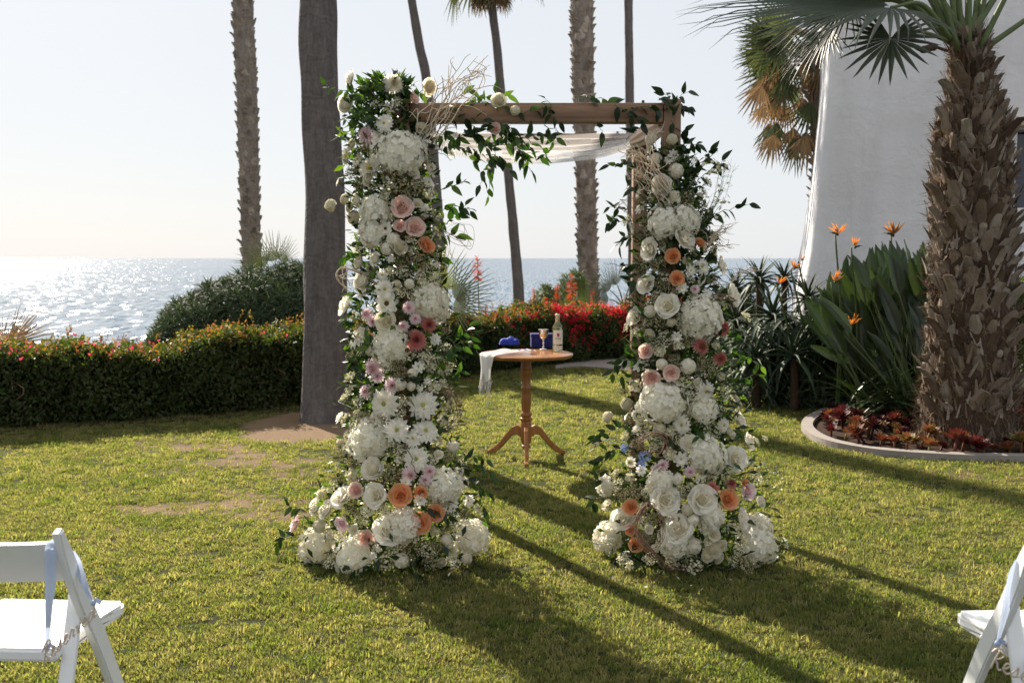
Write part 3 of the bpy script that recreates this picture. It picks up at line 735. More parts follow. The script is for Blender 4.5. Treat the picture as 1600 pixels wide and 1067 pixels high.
    def spr(s, pts, n, size=.055, kind='a', out=.03, **k):
        w_ = []
        for px, py in pts:
            p, nn, dx = s.surf(px, py, out)
            w_.append(p)
        s.sp.path(w_, n, size, kind, **k)

LEFT = [(118, 605, 24), (150, 603, 40), (172, 602, 54), (200, 602, 62), (300, 612, 60), (400, 622, 62), (500, 626, 70), (600, 622, 78), (700, 628, 86), (780, 618, 122), (850, 612, 138), (900, 612, 115)]
RIGHT = [(195, 1044, 12), (260, 1045, 28), (330, 1050, 46), (400, 1055, 54), (500, 1064, 68), (600, 1066, 76), (700, 1070, 92), (780, 1074, 118), (850, 1078, 130), (900, 1076, 110)]
LF = '''549 123 ran 26;541 163 ran 28;615 131 mumW 34;669 136 ranC 26;643 154 roseB 26;625 233 hyd 66;573 211 mumP 40;600 193 dais 26;540 244 daisY 27;558 249 daisY 22;576 262 daisY 34;592 214 dais 22
577 278 ranC 24;674 262 dais 30;670 285 dais 22;528 285 mini 13;516 321 pom 19;539 311 pom 17;552 340 pom 21;546 325 pom 14;584 329 hyd 42;628 325 roseB 38;648 356 roseB 34;624 354 roseB 22;665 385 roseO 31
576 360 hyd 46;602 357 daisD 22;615 374 pomW 21;605 388 pomW 20;625 387 ranC 21;587 405 ran 20;597 430 mini 19;567 440 ran 32;570 458 roseW 22;542 478 roseW 34;601 452 dais 30;604 474 daisD 33;677 474 hyd 54
573 491 mumP 26;583 502 mumP 24;639 481 mumP 25;649 498 mumP 22;630 510 mumP 22;604 503 roseC 32;560 524 dais 40;650 531 mumD 40;670 507 mumD 30;608 538 hyd 52;583 575 mumP 36;590 588 mumP 24;654 574 mini 19
645 583 pomW 15;625 600 pomW 18;668 596 mini 13;656 606 mini 13;613 602 mumP 30;571 611 mumP 27;600 631 dais 44;661 633 dais 42;620 672 dais 37;665 673 dais 37;650 717 dais 36;645 685 dais 26;577 684 hyd 58
532 653 roseW 19;532 691 pom 15;544 703 pom 20;582 732 ran 32;640 741 mumP 30;671 736 mumP 25;664 750 mumP 22;634 753 mini 18;557 766 roseB 28;536 778 roseW 35;589 774 roseW 37;511 797 ran 30;494 792 ran 28
626 774 roseO 38;656 817 roseO 37;680 801 roseO 30;658 769 roseO 24;657 782 mini 21;701 787 dais 27;695 760 hyd 50;630 820 hyd 48;535 817 roseL 26;572 840 roseB 28;463 820 roseL 32;607 829 roseW 44
490 855 hyd 56;553 871 hyd 56;740 837 hyd 50;698 843 pomW 18;583 868 mini 12;591 858 mini 10;712 768 mini 12'''
RF = '''1050 218 pom 17;1016 216 pomW 21;1024 248 pomW 18;1052 243 mini 18;1045 250 mini 14;1057 267 pomW 23;1035 289 roseW 30;1081 279 daisD 20;1053 308 ran 19;998 303 mini 17;1001 325 mini 22;1094 307 pom 12
1036 342 hyd 46;1074 342 hyd 42;989 358 mini 15;1068 375 roseW 34;1017 390 roseW 34;1093 381 roseO 22;1052 401 roseO 27;1097 417 dais 23;1125 415 roseW 28;1097 438 dais 18;1058 435 roseO 25;1011 445 roseW 30
1066 450 mini 18;1086 452 mumP 18;1142 462 roseW 36;1044 478 roseW 36;1100 498 hyd 60;1077 484 dais 23;994 495 roseW 30;1129 511 mumD 34;1096 541 mumD 32;1126 560 mumD 28;1010 549 roseB 26;1018 590 roseB 32
1049 582 roseB 28;1075 572 pomW 23;1041 627 hyd 66;1103 612 dais 30;1103 636 hyd 40;979 631 pom 19;1006 634 pomW 15;949 651 pom 17;992 647 mini 14;995 671 mini 17;1030 669 pom 18;1065 664 dais 27;1153 657 roseW 30
1168 690 roseW 28;1148 717 roseW 36;1077 692 ran 25;1105 713 hyd 56;1028 734 mumP 25;1036 726 mumP 20;1078 737 mumP 22;976 700 blue 20;1007 713 blue 24;1003 725 blue 18;1057 748 pomW 19;1002 735 mini 17;1032 757 hyd 40
943 758 hyd 30;950 790 roseC 20;1039 781 roseW 42;1097 780 roseW 42;973 813 roseW 36;1060 828 roseW 44;1157 810 roseW 30;1053 792 mini 18;1083 812 pomW 19;1101 824 ran 20;986 792 roseO 27;994 851 roseO 25;1137 780 roseO 35
986 828 roseO 20;1143 755 mumD 22;1112 763 mumD 26;1168 768 roseL 29;1164 756 roseO 18;946 836 hyd 44;1185 850 hyd 56;1190 822 hyd 40;1056 846 hyd 46;1112 806 hyd 36;1084 853 pomW 24;1114 859 ranC 23;1126 851 ranC 19;1105 869 ranC 18
1122 871 ranC 18;1224 849 roseC 19;1151 625 pom 13;1145 615 pom 12;1155 632 pom 11;1120 235 mini 10;1075 245 mini 11'''
def parse(s):
    for row in s.replace('\n', ';').split(';'):
        if row.strip(): a = row.split(); yield float(a[0]), float(a[1]), a[2], float(a[3])
def columns():
    # left
    rt = thing('flower_arrangement', 'tall fuller column of white daisies, roses and hydrangeas climbing the left post of the arch', 'floral arrangement', (XL, AY, 0), 0, 'flower columns on the arch posts')
    c = Column(rt, LEFT, AY)
    for a in parse(LF): c.flower(*a)
    for a in (('seed', 628, 290, 30), ('seed', 640, 300, 24), ('seed', 572, 228, 20), ('seed', 590, 225, 16), ('umb', 612, 170, 22), ('umb', 590, 165, 16), ('umb', 620, 158, 15), ('seed', 650, 405, 22), ('umb', 630, 425, 24), ('umb', 655, 430, 22),
              ('umb', 548, 590, 24), ('umb', 560, 630, 24), ('seed', 540, 712, 26), ('seed', 552, 725, 20), ('seed', 612, 742, 28), ('umb', 578, 800, 26), ('umb', 600, 795, 20), ('seed', 645, 862, 24), ('seed', 672, 880, 20), ('umb', 695, 545, 20), ('umb', 705, 565, 18),
              ('seed', 570, 655, 18), ('umb', 540, 655, 20), ('seed', 598, 650, 14), ('seed', 690, 780, 22), ('umb', 520, 760, 18)): c.filler(*a); c.taken.append((a[1], a[2], a[3] * .5))
    c.extra(200, 880, 26); c.fill(230, 880, 80, ['umb', 'umb', 'seed', 'umb'])
    c.foliage(8200, 122, 902)
    s = c.spr
    for p in (((590, 170), (560, 150), (520, 138), (506, 133)), ((595, 190), (572, 182), (548, 180)), ((600, 160), (575, 140), (565, 128)), ((610, 150), (640, 135), (655, 145)), ((590, 150), (582, 130), (578, 124)), ((600, 150), (600, 135), (598, 125)), ((580, 175), (560, 170), (552, 160)),
              ((590, 200), (560, 190), (540, 188)), ((570, 160), (550, 146), (535, 142))): s(p, 9, .052)
    s(((570, 215), (545, 210), (527, 215)), 9, .05, 'o')
    for p in (((680, 300), (708, 290), (724, 284)), ((680, 330), (712, 322), (736, 330)), ((680, 350), (705, 345), (730, 318)), ((670, 375), (700, 368), (722, 372)), ((670, 390), (692, 400), (690, 412)), ((680, 570), (715, 548), (744, 520)), ((690, 555), (725, 535), (745, 545)),
              ((690, 560), (715, 530), (735, 510)), ((680, 585), (705, 590), (720, 580)), ((560, 400), (540, 400), (533, 405)), ((555, 415), (560, 405), (568, 390)), ((560, 510), (545, 500), (538, 498)), ((590, 560), (580, 545), (575, 530))): s(p, 8, .058)
    for p in (((715, 740), (742, 725), (768, 742)), ((720, 750), (745, 755), (766, 770)), ((715, 730), (738, 712), (760, 720)), ((720, 770), (748, 780), (757, 800)), ((600, 870), (560, 890), (540, 888)), ((650, 870), (640, 885), (655, 895)), ((690, 850), (715, 868), (730, 872)),
              ((480, 800), (455, 790), (450, 778)), ((470, 835), (445, 840), (434, 850)), ((650, 790), (690, 800), (700, 812)), ((620, 600), (640, 590), (650, 600))): s(p, 8, .05, 'd')
    for p in (((560, 640), (530, 630), (508, 627)), ((690, 680), (715, 665), (735, 668)), ((690, 700), (720, 700), (730, 690)), ((560, 700), (535, 705), (520, 712)), ((700, 800), (705, 830), (690, 850)), ((640, 700), (645, 730), (670, 760))): s(p, 9, .045, 'o')
    for p in (((520, 860), (500, 880), (480, 892)), ((660, 640), (700, 620), (715, 600)), ((545, 620), (530, 630), (512, 622)), ((660, 250), (690, 240), (705, 252)), ((650, 200), (680, 205), (690, 215))): s(p, 6, .05)
    w = lambda *pp: [P(x, y, AY - .10) for x, y in pp]
    twigs(rt, w((655, 235), (680, 190), (705, 150), (735, 122)), 6, .05, .0038, MT['coralbranch'], 'bleached_branch', .010, 6, .10)
    twigs(rt, w((670, 215), (690, 180), (720, 130), (748, 118)), 5, .03, .0036, MT['coralbranch'], 'bleached_branch', .005, 6, .07)
    twigs(rt, w((590, 440), (560, 425), (540, 415), (533, 432), (545, 450)), 5, .016, .0036, MT['coralbranch'], 'bleached_branch', .010, 3, .04)
    twigs(rt, w((690, 350), (712, 372), (738, 380), (730, 350), (700, 365), (715, 405)), 4, .02, .0013, MT['twig'], 'twig', .012)
    twigs(rt, w((660, 620), (700, 610), (715, 640), (695, 670), (680, 640), (712, 625)), 14, .022, .0015, MT['twig'], 'twig', .014)
    twigs(rt, w((600, 755), (560, 750), (530, 770)), 12, .014, .0016, MT['twig'], 'twig', .004)
    twigs(rt, w((545, 800), (520, 830), (545, 880)), 3, .012, .0014, MT['twig'], 'twig', .006)
    twigs(rt, [P(650, 380, AY - .26), P(680, 400, AY - .26), P(690, 430, AY - .2), P(690, 480, AY - .2)], 2, .008, .0016, MT['twig'], 'twig', .005)
    c.done()
    # right
    rt = thing('flower_arrangement', 'airier column of white roses, dusty pink chrysanthemums climbing the right post of the arch', 'floral arrangement', (XR, AY, 0), 0, 'flower columns on the arch posts')
    c = Column(rt, RIGHT, AY)
    for a in parse(RF): c.flower(*a)
    for a in (('seed', 1035, 368, 24), ('seed', 1018, 362, 18), ('umb', 1125, 478, 22), ('umb', 1165, 495, 20), ('umb', 1085, 252, 14), ('umb', 1105, 285, 18), ('umb', 1118, 262, 16), ('umb', 1098, 300, 16), ('seed', 1030, 415, 20), ('umb', 1040, 530, 22), ('umb', 1060, 545, 20), ('umb', 985, 510, 20),
              ('seed', 1125, 460, 16), ('umb', 980, 345, 20), ('sagec', 960, 345, 12), ('umb', 1060, 768, 20), ('seed', 1068, 775, 20), ('umb', 1160, 845, 18), ('umb', 1180, 690, 14), ('umb', 1195, 685, 12), ('umb', 935, 838, 16), ('seed', 975, 612, 18), ('umb', 1020, 700, 16), ('umb', 1130, 600, 14)): c.filler(*a); c.taken.append((a[1], a[2], a[3] * .5))
    c.extra(330, 885, 18); c.fill(300, 885, 85, ['umb', 'umb', 'seed', 'umb'])
    c.foliage(7400, 235, 902)
    s = c.spr
    for p in (((1050, 185), (1055, 160), (1075, 142)), ((1045, 175), (1045, 155), (1035, 145)), ((1055, 165), (1070, 170), (1078, 168)), ((1050, 190), (1062, 215), (1072, 205)), ((1055, 210), (1065, 228), (1070, 215)), ((1055, 230), (1080, 225), (1090, 228)),
              ((1080, 275), (1100, 250), (1110, 232)), ((1090, 280), (1115, 262), (1128, 250)), ((1085, 300), (1090, 275), (1088, 255)), ((1095, 345), (1130, 330), (1172, 318)), ((1090, 350), (1110, 345), (1112, 335)), ((1120, 380), (1105, 365), (1100, 375)), ((1100, 390), (1115, 395), (1112, 400))): s(p, 8, .055, 'd')
    for p in (((1000, 262), (980, 258), (950, 258)), ((1000, 305), (985, 295), (982, 290)), ((990, 325), (965, 325), (952, 322)), ((990, 345), (962, 345), (948, 350)), ((985, 375), (975, 370), (970, 385)), ((1000, 410), (985, 420), (975, 412)), ((1000, 425), (985, 440), (982, 425)),
              ((990, 560), (965, 565), (958, 585)), ((990, 545), (975, 560), (972, 590)), ((975, 665), (945, 675), (928, 682)), ((965, 680), (940, 690), (932, 700)), ((965, 700), (945, 712), (935, 725)), ((965, 775), (930, 780), (925, 790)), ((960, 755), (938, 750), (935, 735)), ((1000, 870), (985, 865), (1005, 885))): s(p, 8, .056, 'd')
    for p in (((1120, 520), (1140, 515), (1148, 530)), ((1125, 540), (1150, 545), (1160, 560)), ((1130, 580), (1165, 560), (1190, 572)), ((1120, 600), (1165, 590), (1192, 585)), ((1085, 655), (1092, 675), (1085, 690)), ((980, 560), (1000, 530), (1010, 520)), ((975, 530), (985, 545), (1000, 570))): s(p, 8, .05)
    for p in (((1000, 412), (970, 415), (945, 412)), ((1110, 430), (1140, 420), (1150, 435)), ((1140, 600), (1160, 612), (1185, 600)), ((1120, 660), (1110, 690), (1125, 700)), ((960, 850), (920, 845), (908, 842)), ((1000, 860), (985, 875), (978, 892)), ((1150, 840), (1165, 865), (1172, 890)), ((1135, 850), (1150, 880), (1155, 890)), ((1030, 800), (1020, 815), (1040, 810)),
              ((1140, 745), (1180, 735), (1215, 725)), ((1140, 750), (1180, 750), (1225, 742)), ((1140, 755), (1180, 762), (1222, 765)), ((1110, 800), (1180, 795), (1190, 780))): s(p, 10, .042, 'o')
    w = lambda *pp: [P(x, y, AY - .14) for x, y in pp]
    twigs(rt, w((1045, 300), (1020, 265), (1000, 245), (985, 240)), 6, .016, .0035, MT['coralbranch'], 'bleached_branch', .007, 7, .06)
    twigs(rt, w((1040, 320), (1015, 290), (990, 270)), 5, .02, .0032, MT['coralbranch'], 'bleached_branch', .007, 6, .06)
    twigs(rt, w((1030, 260), (1012, 235), (1018, 215), (1032, 205)), 3, .012, .0032, MT['coralbranch'], 'bleached_branch', .004, 5, .05)
    twigs(rt, w((1100, 390), (1118, 365), (1135, 352)), 5, .014, .0026, MT['coralbranch'], 'bleached_branch', .006, 6, .06)
    twigs(rt, w((1110, 385), (1128, 382), (1145, 386)), 3, .012, .0024, MT['coralbranch'], 'bleached_branch', .006, 4, .05)
    twigs(rt, w((1140, 440), (1160, 425), (1180, 422)), 3, .01, .0024, MT['coralbranch'], 'bleached_branch', .006, 4, .05)
    twigs(rt, w((990, 350), (970, 320), (985, 310), (1010, 330), (1000, 350)), 4, .012, .0014, MT['twig'], 'twig', .014)
    twigs(rt, w((1150, 468), (1125, 462), (1105, 470)), 8, .014, .0015, MT['twig'], 'twig', .004)
    twigs(rt, [P(x, y, AY - .34) for x, y in ((1000, 690), (1020, 676), (1042, 690), (1030, 708), (998, 700), (1000, 680))], 7, .012, .0018, MT['twig'], 'twig', .006)
    bt = [P(1012, 785, AY - .40), P(992, 820, AY - .44), P(1010, 858, AY - .46), G(1045, 888, .03), G(1078, 888, .03)]
    twigs(rt, bt, 14, .014, .0021, MT['twig'], 'twig', .005)
    twigs(rt, [P(1012, 785, AY - .40), P(1030, 800, AY - .42), P(1035, 840, AY - .42), P(1010, 860, AY - .43)], 4, .014, .0018, MT['twig'], 'twig', .006)
    twigs(rt, w((1100, 345), (1120, 310), (1135, 255)), 7, .02, .0012, MT['stem'], 'flower_stem', .003, 10, .04)
    twigs(rt, w((1150, 745), (1185, 735), (1222, 728)), 4, .014, .001, MT['stem'], 'flower_stem', .003, 8, .04)
    # small buds out on the airy stems
    b = MB(); k = 46; L = np.array([P(a, b_, AY - .14) for a, b_ in zip(rng.uniform(1095, 1140, k), rng.uniform(248, 340, k))]); b.scatter(FLORET5, np.stack([zframe(a) for a in rdir(k)]), L, rng.uniform(.008, .014, k))
    k = 30; L = np.array([P(a, b_, AY - .14) for a, b_ in zip(rng.uniform(1185, 1228, k), rng.uniform(722, 765, k))]); b.scatter(FLORET5, np.stack([zframe(a) for a in rdir(k)]), L, rng.uniform(.006, .01, k))
    into(b.build('tiny_buds', MT['lace']), rt)['kind'] = 'stuff'
    c.done()
columns()

def garland():
    rt = thing('leaf_garland', 'green leafy vine garland trailing over the top crossbeam of the arch', 'garland', ((XL + XR) / 2, AY - .05, ZB))
    sp = Sprigs()
    def s(pts, n, Y=AY - .07, size=.06, kind='a', **k): sp.path([P(x, y, Y) for x, y in pts], n, size, kind, **k)
    s(((690, 172), (720, 168), (760, 160), (790, 165)), 12, AY - .05); s(((700, 190), (740, 185), (770, 195), (800, 200)), 12, kind='d')
    s(((745, 165), (770, 148), (795, 150)), 8, AY - .02); s(((720, 150), (735, 142), (745, 150)), 4, AY)
    s(((800, 180), (840, 172), (860, 165), (850, 150)), 8, AY - .06); s(((850, 160), (862, 180), (875, 192)), 6, kind='d')
    s(((895, 152), (920, 150), (950, 158), (975, 175)), 10, AY - .03, .072, 'd'); s(((960, 165), (985, 180), (1005, 195)), 7, kind='d'); s(((985, 175), (1012, 165), (1030, 180)), 6, kind='d')
    s(((690, 205), (715, 225), (735, 245), (745, 250)), 12); s(((715, 215), (730, 205), (745, 215), (760, 230)), 12, kind='d')
    s(((735, 195), (750, 215), (775, 240), (765, 265), (765, 312)), 16); s(((770, 245), (755, 270), (752, 290)), 6, kind='d'); s(((745, 200), (790, 210), (815, 240), (832, 272)), 16)
    s(((780, 200), (815, 215), (840, 210), (872, 218)), 12, kind='d'); s(((790, 215), (805, 235), (848, 245)), 8); s(((700, 200), (690, 215), (700, 235)), 7)
    s(((780, 190), (800, 205), (830, 232)), 10); s(((850, 195), (870, 205), (862, 225)), 4); s(((925, 195), (935, 200), (945, 210)), 2, size=.07, kind='d'); s(((1010, 190), (995, 205), (985, 212)), 5, kind='d')
    s(((820, 215), (850, 235), (850, 245)), 4); s(((750, 230), (800, 228), (815, 250)), 12); s(((700, 235), (720, 230), (745, 235), (760, 250)), 10, kind='d')
    s(((760, 240), (785, 250), (800, 270)), 7, kind='d')
    sp.emit(rt, 290)
    for x, y, k, d in ((780, 159, 'ranC', 26), (805, 173, 'pom', 17), (774, 203, 'roseO', 22), (705, 241, 'mini', 16), (712, 212, 'mini', 12), (762, 250, 'mini', 9)):
        p = P(x, y, AY - .075); place_flower(rt, k if k != 'roseO' else 'roseB', p, unit([rng.normal(0, .2), -1, .3]), M_(d / 2, AY))
garland()

# ------------------------------------------------------------------ TABLE and what stands on it
TB = G(822, 717); TY = TB[1]; TZ = P(822, 552, TY)[2]; TPX = lambda v: M_(v, TY)
def table():
    t = thing('pedestal_table', 'round wooden pedestal table with three curved legs standing behind the arch', 'table', (TB[0], TY, 0))
    r = TPX(73.5)
    top = MB().addm(lathe([(r * .2, -.028), (r * .955, -.028), (r * .985, -.020), (r, -.010), (r, -.004), (r * .985, 0), (r * .5, 0), (.01, 0)], 64)).mesh('tabletop', woodmat('tabletop_wood', (.22, .09, .028), (.48, .21, .07), (14, 1.2, 14), .22, .05), 'auto')
    put('tabletop', top, t, (TB[0], TY, TZ))
    def zz(py): return P(822, py, TY)[2]
    prof = [(3, 703), (6, 700), (7, 696), (5, 694), (8, 690), (8.5, 688), (8.5, 662), (8, 658), (9.5, 656), (9.5, 653), (7.5, 651), (9, 649), (9, 646), (6.5, 643), (7, 638), (8.2, 628), (7.6, 618), (6.6, 609), (7.8, 607), (7.8, 605), (6.6, 603), (7.2, 590), (7.6, 585), (9, 583), (9, 580), (8, 578), (9, 576), (9, 574), (8, 572), (8.2, 559)]
    put('column', MB().addm(lathe([(TPX(a), zz(b)) for a, b in prof], 28)).mesh('column', MT['tablew'], 'auto'), t, (TB[0], TY, 0))
    for az in (-90, 150, 30):
        c = [(7, 668, 9), (18, 663, 9), (28, 668, 9), (37, 680, 8.5), (46, 693, 7), (55, 702, 6), (64, 708, 5), (72, 711, 5)]
        c = [(7, 676, 17), (16, 672, 15), (26, 676, 13), (36, 687, 12), (46, 698, 11), (56, 706, 10), (66, 712, 8), (72, 714, 7)]
        V = []; th = TPX(5) * .62
        for q, y, h in c:
            z = zz(y); hh = TPX(h) * .5
            z = max(z, hh)
            for sx in (-1, 1):
                for sz in (-1, 1): V.append((TPX(q), sx * th, z + sz * hh))
        n = len(c); f = []
        for i in range(n - 1):
            a = 4 * i; b = a + 4; f += [(a, a + 1, b + 1, b), (a + 1, a + 3, b + 3, b + 1), (a + 3, a + 2, b + 2, b + 3), (a + 2, a, b, b + 2)]
        f += [(0, 2, 3, 1), (4 * n - 4, 4 * n - 3, 4 * n - 1, 4 * n - 2)]
        bm = bmesh.new(); vs = [bm.verts.new(v) for v in V]; [bm.faces.new([vs[i] for i in q]) for q in f]; bmesh.ops.bevel(bm, geom=list(bm.edges), offset=.003, segments=1, affect='EDGES')
        me = bpy.data.meshes.new('leg'); bm.to_mesh(me); bm.free(); me.materials.append(MT['tablew']); put('leg', me, t, (TB[0], TY, 0), eul(0, 0, R(az)))
table()
def on_table():
    # wine bottle
    p = G(871, 549, TZ); s = M_(1, p[1])
    glass, t_, b, _ = newmat('green_glass'); b.inputs['Base Color'].default_value = (.62, .68, .36, 1); b.inputs['Transmission Weight'].default_value = .85; b.inputs['Roughness'].default_value = .04; b.inputs['IOR'].default_value = 1.35
    bo = thing('wine_bottle', 'pale green glass wine bottle with cream label beside the silver goblet', 'bottle', (p[0], p[1], TZ))
    put('glass_body', MB().addm(lathe([(.5 * s, 2 * s), (5 * s, 1 * s), (7.2 * s, .6 * s), (7.8 * s, 2 * s), (7.8 * s, 36 * s), (7 * s, 40 * s), (4.2 * s, 44 * s), (3.2 * s, 47 * s), (3.1 * s, 57 * s), (1 * s, 57.2 * s)], 28)).mesh('glass_body', glass), bo, (p[0], p[1], TZ + .0005))
    lab = plain('paper_label', (.72, .68, .58), .6, amt=.04)
    def arc(r, z0, z1, a0, a1, n=14):
        V = []; 
        for i in range(n):
            a = a0 + (a1 - a0) * i / (n - 1); V += [(r * math.sin(a), -r * math.cos(a), z0), (r * math.sin(a), -r * math.cos(a), z1)]
        return np.array(V), np.array([(2 * i, 2 * i + 2, 2 * i + 3, 2 * i + 1) for i in range(n - 1)])
    put('label', MB().addm(arc(8.0 * s, 12 * s, 34 * s, -1.0, 1.5)).mesh('label', lab), bo, (p[0], p[1], TZ))
    em = plain('label_print_red', (.35, .05, .05), .6); q, qf = arc(8.08 * s, 24 * s, 29 * s, -.15, .35, 5); put('label_emblem', MB().add(q, qf).mesh('label_emblem', em), bo, (p[0], p[1], TZ))
    bk = plain('label_print_dark', (.10, .09, .08), .6)
    for z in (21.5, 19.5): q, qf = arc(8.08 * s, z * s, (z + .7) * s, -.45, .75, 8); put('label_line', MB().add(q, qf).mesh('label_line', bk), bo, (p[0], p[1], TZ))
    q, qf = arc(7.95 * s, 2.5 * s, 9 * s, -.9, 1.3, 10); put('lower_label', MB().add(q, qf).mesh('lower_label', lab), bo, (p[0], p[1], TZ))
    tri = np.array([(8.1 * s * math.sin(a), -8.1 * s * math.cos(a), z * s) for a, z in ((-.25, 3.2), (.55, 3.2), (.15, 7.6))]); put('lower_label_mark', MB().add(tri, [(0, 1, 2)]).mesh('lower_label_mark', bk), bo, (p[0], p[1], TZ))
    put('foil_cap', MB().addm(lathe([(3.5 * s, 46.5 * s), (3.6 * s, 57 * s), (3.8 * s, 57.3 * s), (3.8 * s, 58.6 * s), (1 * s, 58.8 * s)], 20)).mesh('foil_cap', plain('foil', (.62, .62, .48), .35, .3)), bo, (p[0], p[1], TZ))
    # goblet
    p = G(849, 546.5, TZ); s = M_(1, p[1]); sil = plain('silver', (.80, .77, .73), .16, 1.0, amt=.05)
    g = thing('goblet', 'small silver wine goblet on the table in front of the blue box', 'goblet', (p[0], p[1], TZ))
    put('cup', MB().addm(lathe([(.4 * s, 17 * s), (2.5 * s, 17.2 * s), (5 * s, 19 * s), (6.8 * s, 22 * s), (7.3 * s, 26 * s), (8.2 * s, 32 * s), (7.9 * s, 32.2 * s), (7.0 * s, 26 * s), (6.2 * s, 22 * s), (3 * s, 19 * s), (.3 * s, 18.4 * s)], 10)).mesh('cup', sil, 'auto'), g, (p[0], p[1], TZ))
    put('stem', MB().addm(lathe([(1.2 * s, 2 * s), (1.0 * s, 4 * s), (2 * s, 5 * s), (1.0 * s, 6 * s), (1.1 * s, 9 * s), (2 * s, 10.3 * s), (1.0 * s, 11.5 * s), (1.0 * s, 14 * s), (2 * s, 15.5 * s), (1.6 * s, 17.1 * s)], 14)).mesh('goblet_stem', sil), g, (p[0], p[1], TZ))
    put('foot', MB().addm(lathe([(6 * s, .3 * s), (6 * s, 1 * s), (4.5 * s, 1.4 * s), (2 * s, 2.2 * s), (1 * s, 3 * s)], 20)).mesh('foot', sil), g, (p[0], p[1], TZ + .001))
    # velvet box
    p = G(847, 543.5, TZ); s = M_(1, p[1]); vel = plain('blue_velvet', (.010, .012, .11), .9, nscale=30, amt=.3, bumps=.2); vel2 = plain('royal_blue_velvet', (.012, .03, .30), .8, nscale=30, amt=.3, bumps=.2)
    bx = thing('velvet_box', 'dark blue velvet gift box standing behind the silver goblet', 'box', (p[0], p[1] + 10 * s, TZ))
    put('box_body', MB().addm(box(35 * s, 22 * s, 16 * s, .004)).mesh('box_body', vel, 'auto'), bx, (p[0] + 0 * s, p[1] + 11 * s, TZ + 8.2 * s), eul(0, 0, .06))
    put('box_lid', MB().addm(box(36 * s, 23 * s, 5.5 * s, .004)).mesh('box_lid', vel, 'auto'), bx, (p[0] + 0 * s, p[1] + 11 * s, TZ + 19.2 * s), eul(0, 0, .06))
    # prayer shawl
    sh = thing('prayer_shawl', 'folded white fringed shawl with blue stripes hanging off the left table edge', 'shawl', (P(775, 543, TY)[0], TY, TZ))
    m, t, b, out = newmat('white_wool'); b.inputs['Roughness'].default_value = .85
    at = nd(t, 'ShaderNodeAttribute', attribute_name='var'); r = ramp(t, at.outputs['Fac'], [(0, (.78, .76, .72)), (.60, (.78, .76, .72)), (.61, (.04, .06, .25)), (.66, (.04, .06, .25)), (.67, (.78, .76, .72)), (.72, (.78, .76, .72)), (.73, (.05, .08, .3)), (.80, (.05, .08, .3)), (.81, (.78, .76, .72))])
    for e in [r]: e.color_ramp.interpolation = 'CONSTANT'
    t.links.new(r.outputs[0], b.inputs['Base Color'])
    tr = nd(t, 'ShaderNodeBsdfTranslucent'); tr.inputs[0].default_value = (.75, .72, .68, 1); ms = nd(t, 'ShaderNodeMixShader'); ms.inputs[0].default_value = .25
    t.links.new(b.outputs[0], ms.inputs[1]); t.links.new(tr.outputs[0], ms.inputs[2]); t.links.new(ms.outputs[0], out.inputs[0])
    rr = TPX(73.5); nu, nv = 46, 26; V = []; A = []
    x0 = P(828, 543, TY)[0] - TB[0]; 
    for i in range(nu):
        u = i / (nu - 1)
        for j in range(nv):
            v = j / (nv - 1); yy = -.10 + .20 * v
            edge = -math.sqrt(rr * rr - yy * yy) - .004; ltop = x0 - edge; s_ = u * (ltop + .16 + .03 * math.sin(v * 9))
            wr = .006 + .012 * (.5 + .5 * math.sin(v * 12 + u * 5)) + .012 * (1 - u) * (.5 + .5 * math.sin(u * 14 + v * 3)) + .010 * math.exp(-((u - .25) / .15) ** 2)
            if s_ < ltop: x = x0 - s_; z = wr
            else: dd = s_ - ltop; x = edge - .010 - .3 * wr - .02 * dd; z = -dd + .006 * (1 - min(1, dd * 20)); yy = yy * (1 - .3 * min(1, dd / .1)) 
            V.append((x, yy + .01 * math.sin(u * 7), z + .002)); A.append(u if u < .5 else .9)
    A = np.array(A); A = np.where(A < .20, .58 + A * 1.2, 0.0)
    mb = MB(); mb.add(np.array(V), gridf(nu, nv), 0, A); put('cloth', mb.mesh('cloth', m), sh, (TB[0], TY, TZ), eul(0, 0, R(33)))
    fr = MB(); V = np.array(V).reshape(nu, nv, 3)
    for j in range(0, nv):
        for _ in range(2):
            p0 = V[-1, j]; L = rng.uniform(.05, .13) * (1.6 if j in (3, 4, 12) else 1); q = [p0, p0 + [rng.normal(0, .006), rng.normal(0, .006), -L * .5], p0 + [rng.normal(0, .012), rng.normal(0, .01), -L]]
            fr.addm(tube(smooth_path(q, 3), .0016, 4, False), var=.0)
    put('fringe', fr.mesh('fringe', m), sh, (TB[0], TY, TZ), eul(0, 0, R(33)))
    # royal blue soft bag lying on the shawl
    p = G(796, 541, TZ); s = M_(1, p[1]); bg_ = MB(); V = []; nu, nv = 22, 22
    for i in range(nu):
        for j in range(nv):
            a, c = -1 + 2 * i / (nu - 1), -1 + 2 * j / (nv - 1); k = max(0, (1 - abs(a) ** 4) * (1 - abs(c) ** 4)) ** .4
            z = 12 * s * k * (.75 + .25 * math.sin(a * 4 + 1) * math.cos(c * 3)) + .6 * s * math.sin(a * 19 + c * 8) * k + .4 * s * math.sin(c * 23) * k
            V.append((a * 16.5 * s * (1 - .1 * c * c), c * 11 * s * (1 - .08 * a * a), z))
    bot = [(x, y, 0) for x, y, z in V]; bg_.add(V, gridf(nu, nv)); f = gridf(nu, nv)[:, ::-1]; bg_.add(bot, f)
    o = bg_.build('velvet_bag', vel2, loc=(p[0], p[1] + 3 * s, TZ + .016)); tag(o, 'bright royal blue velvet bag resting on the folded shawl', 'bag')
on_table()

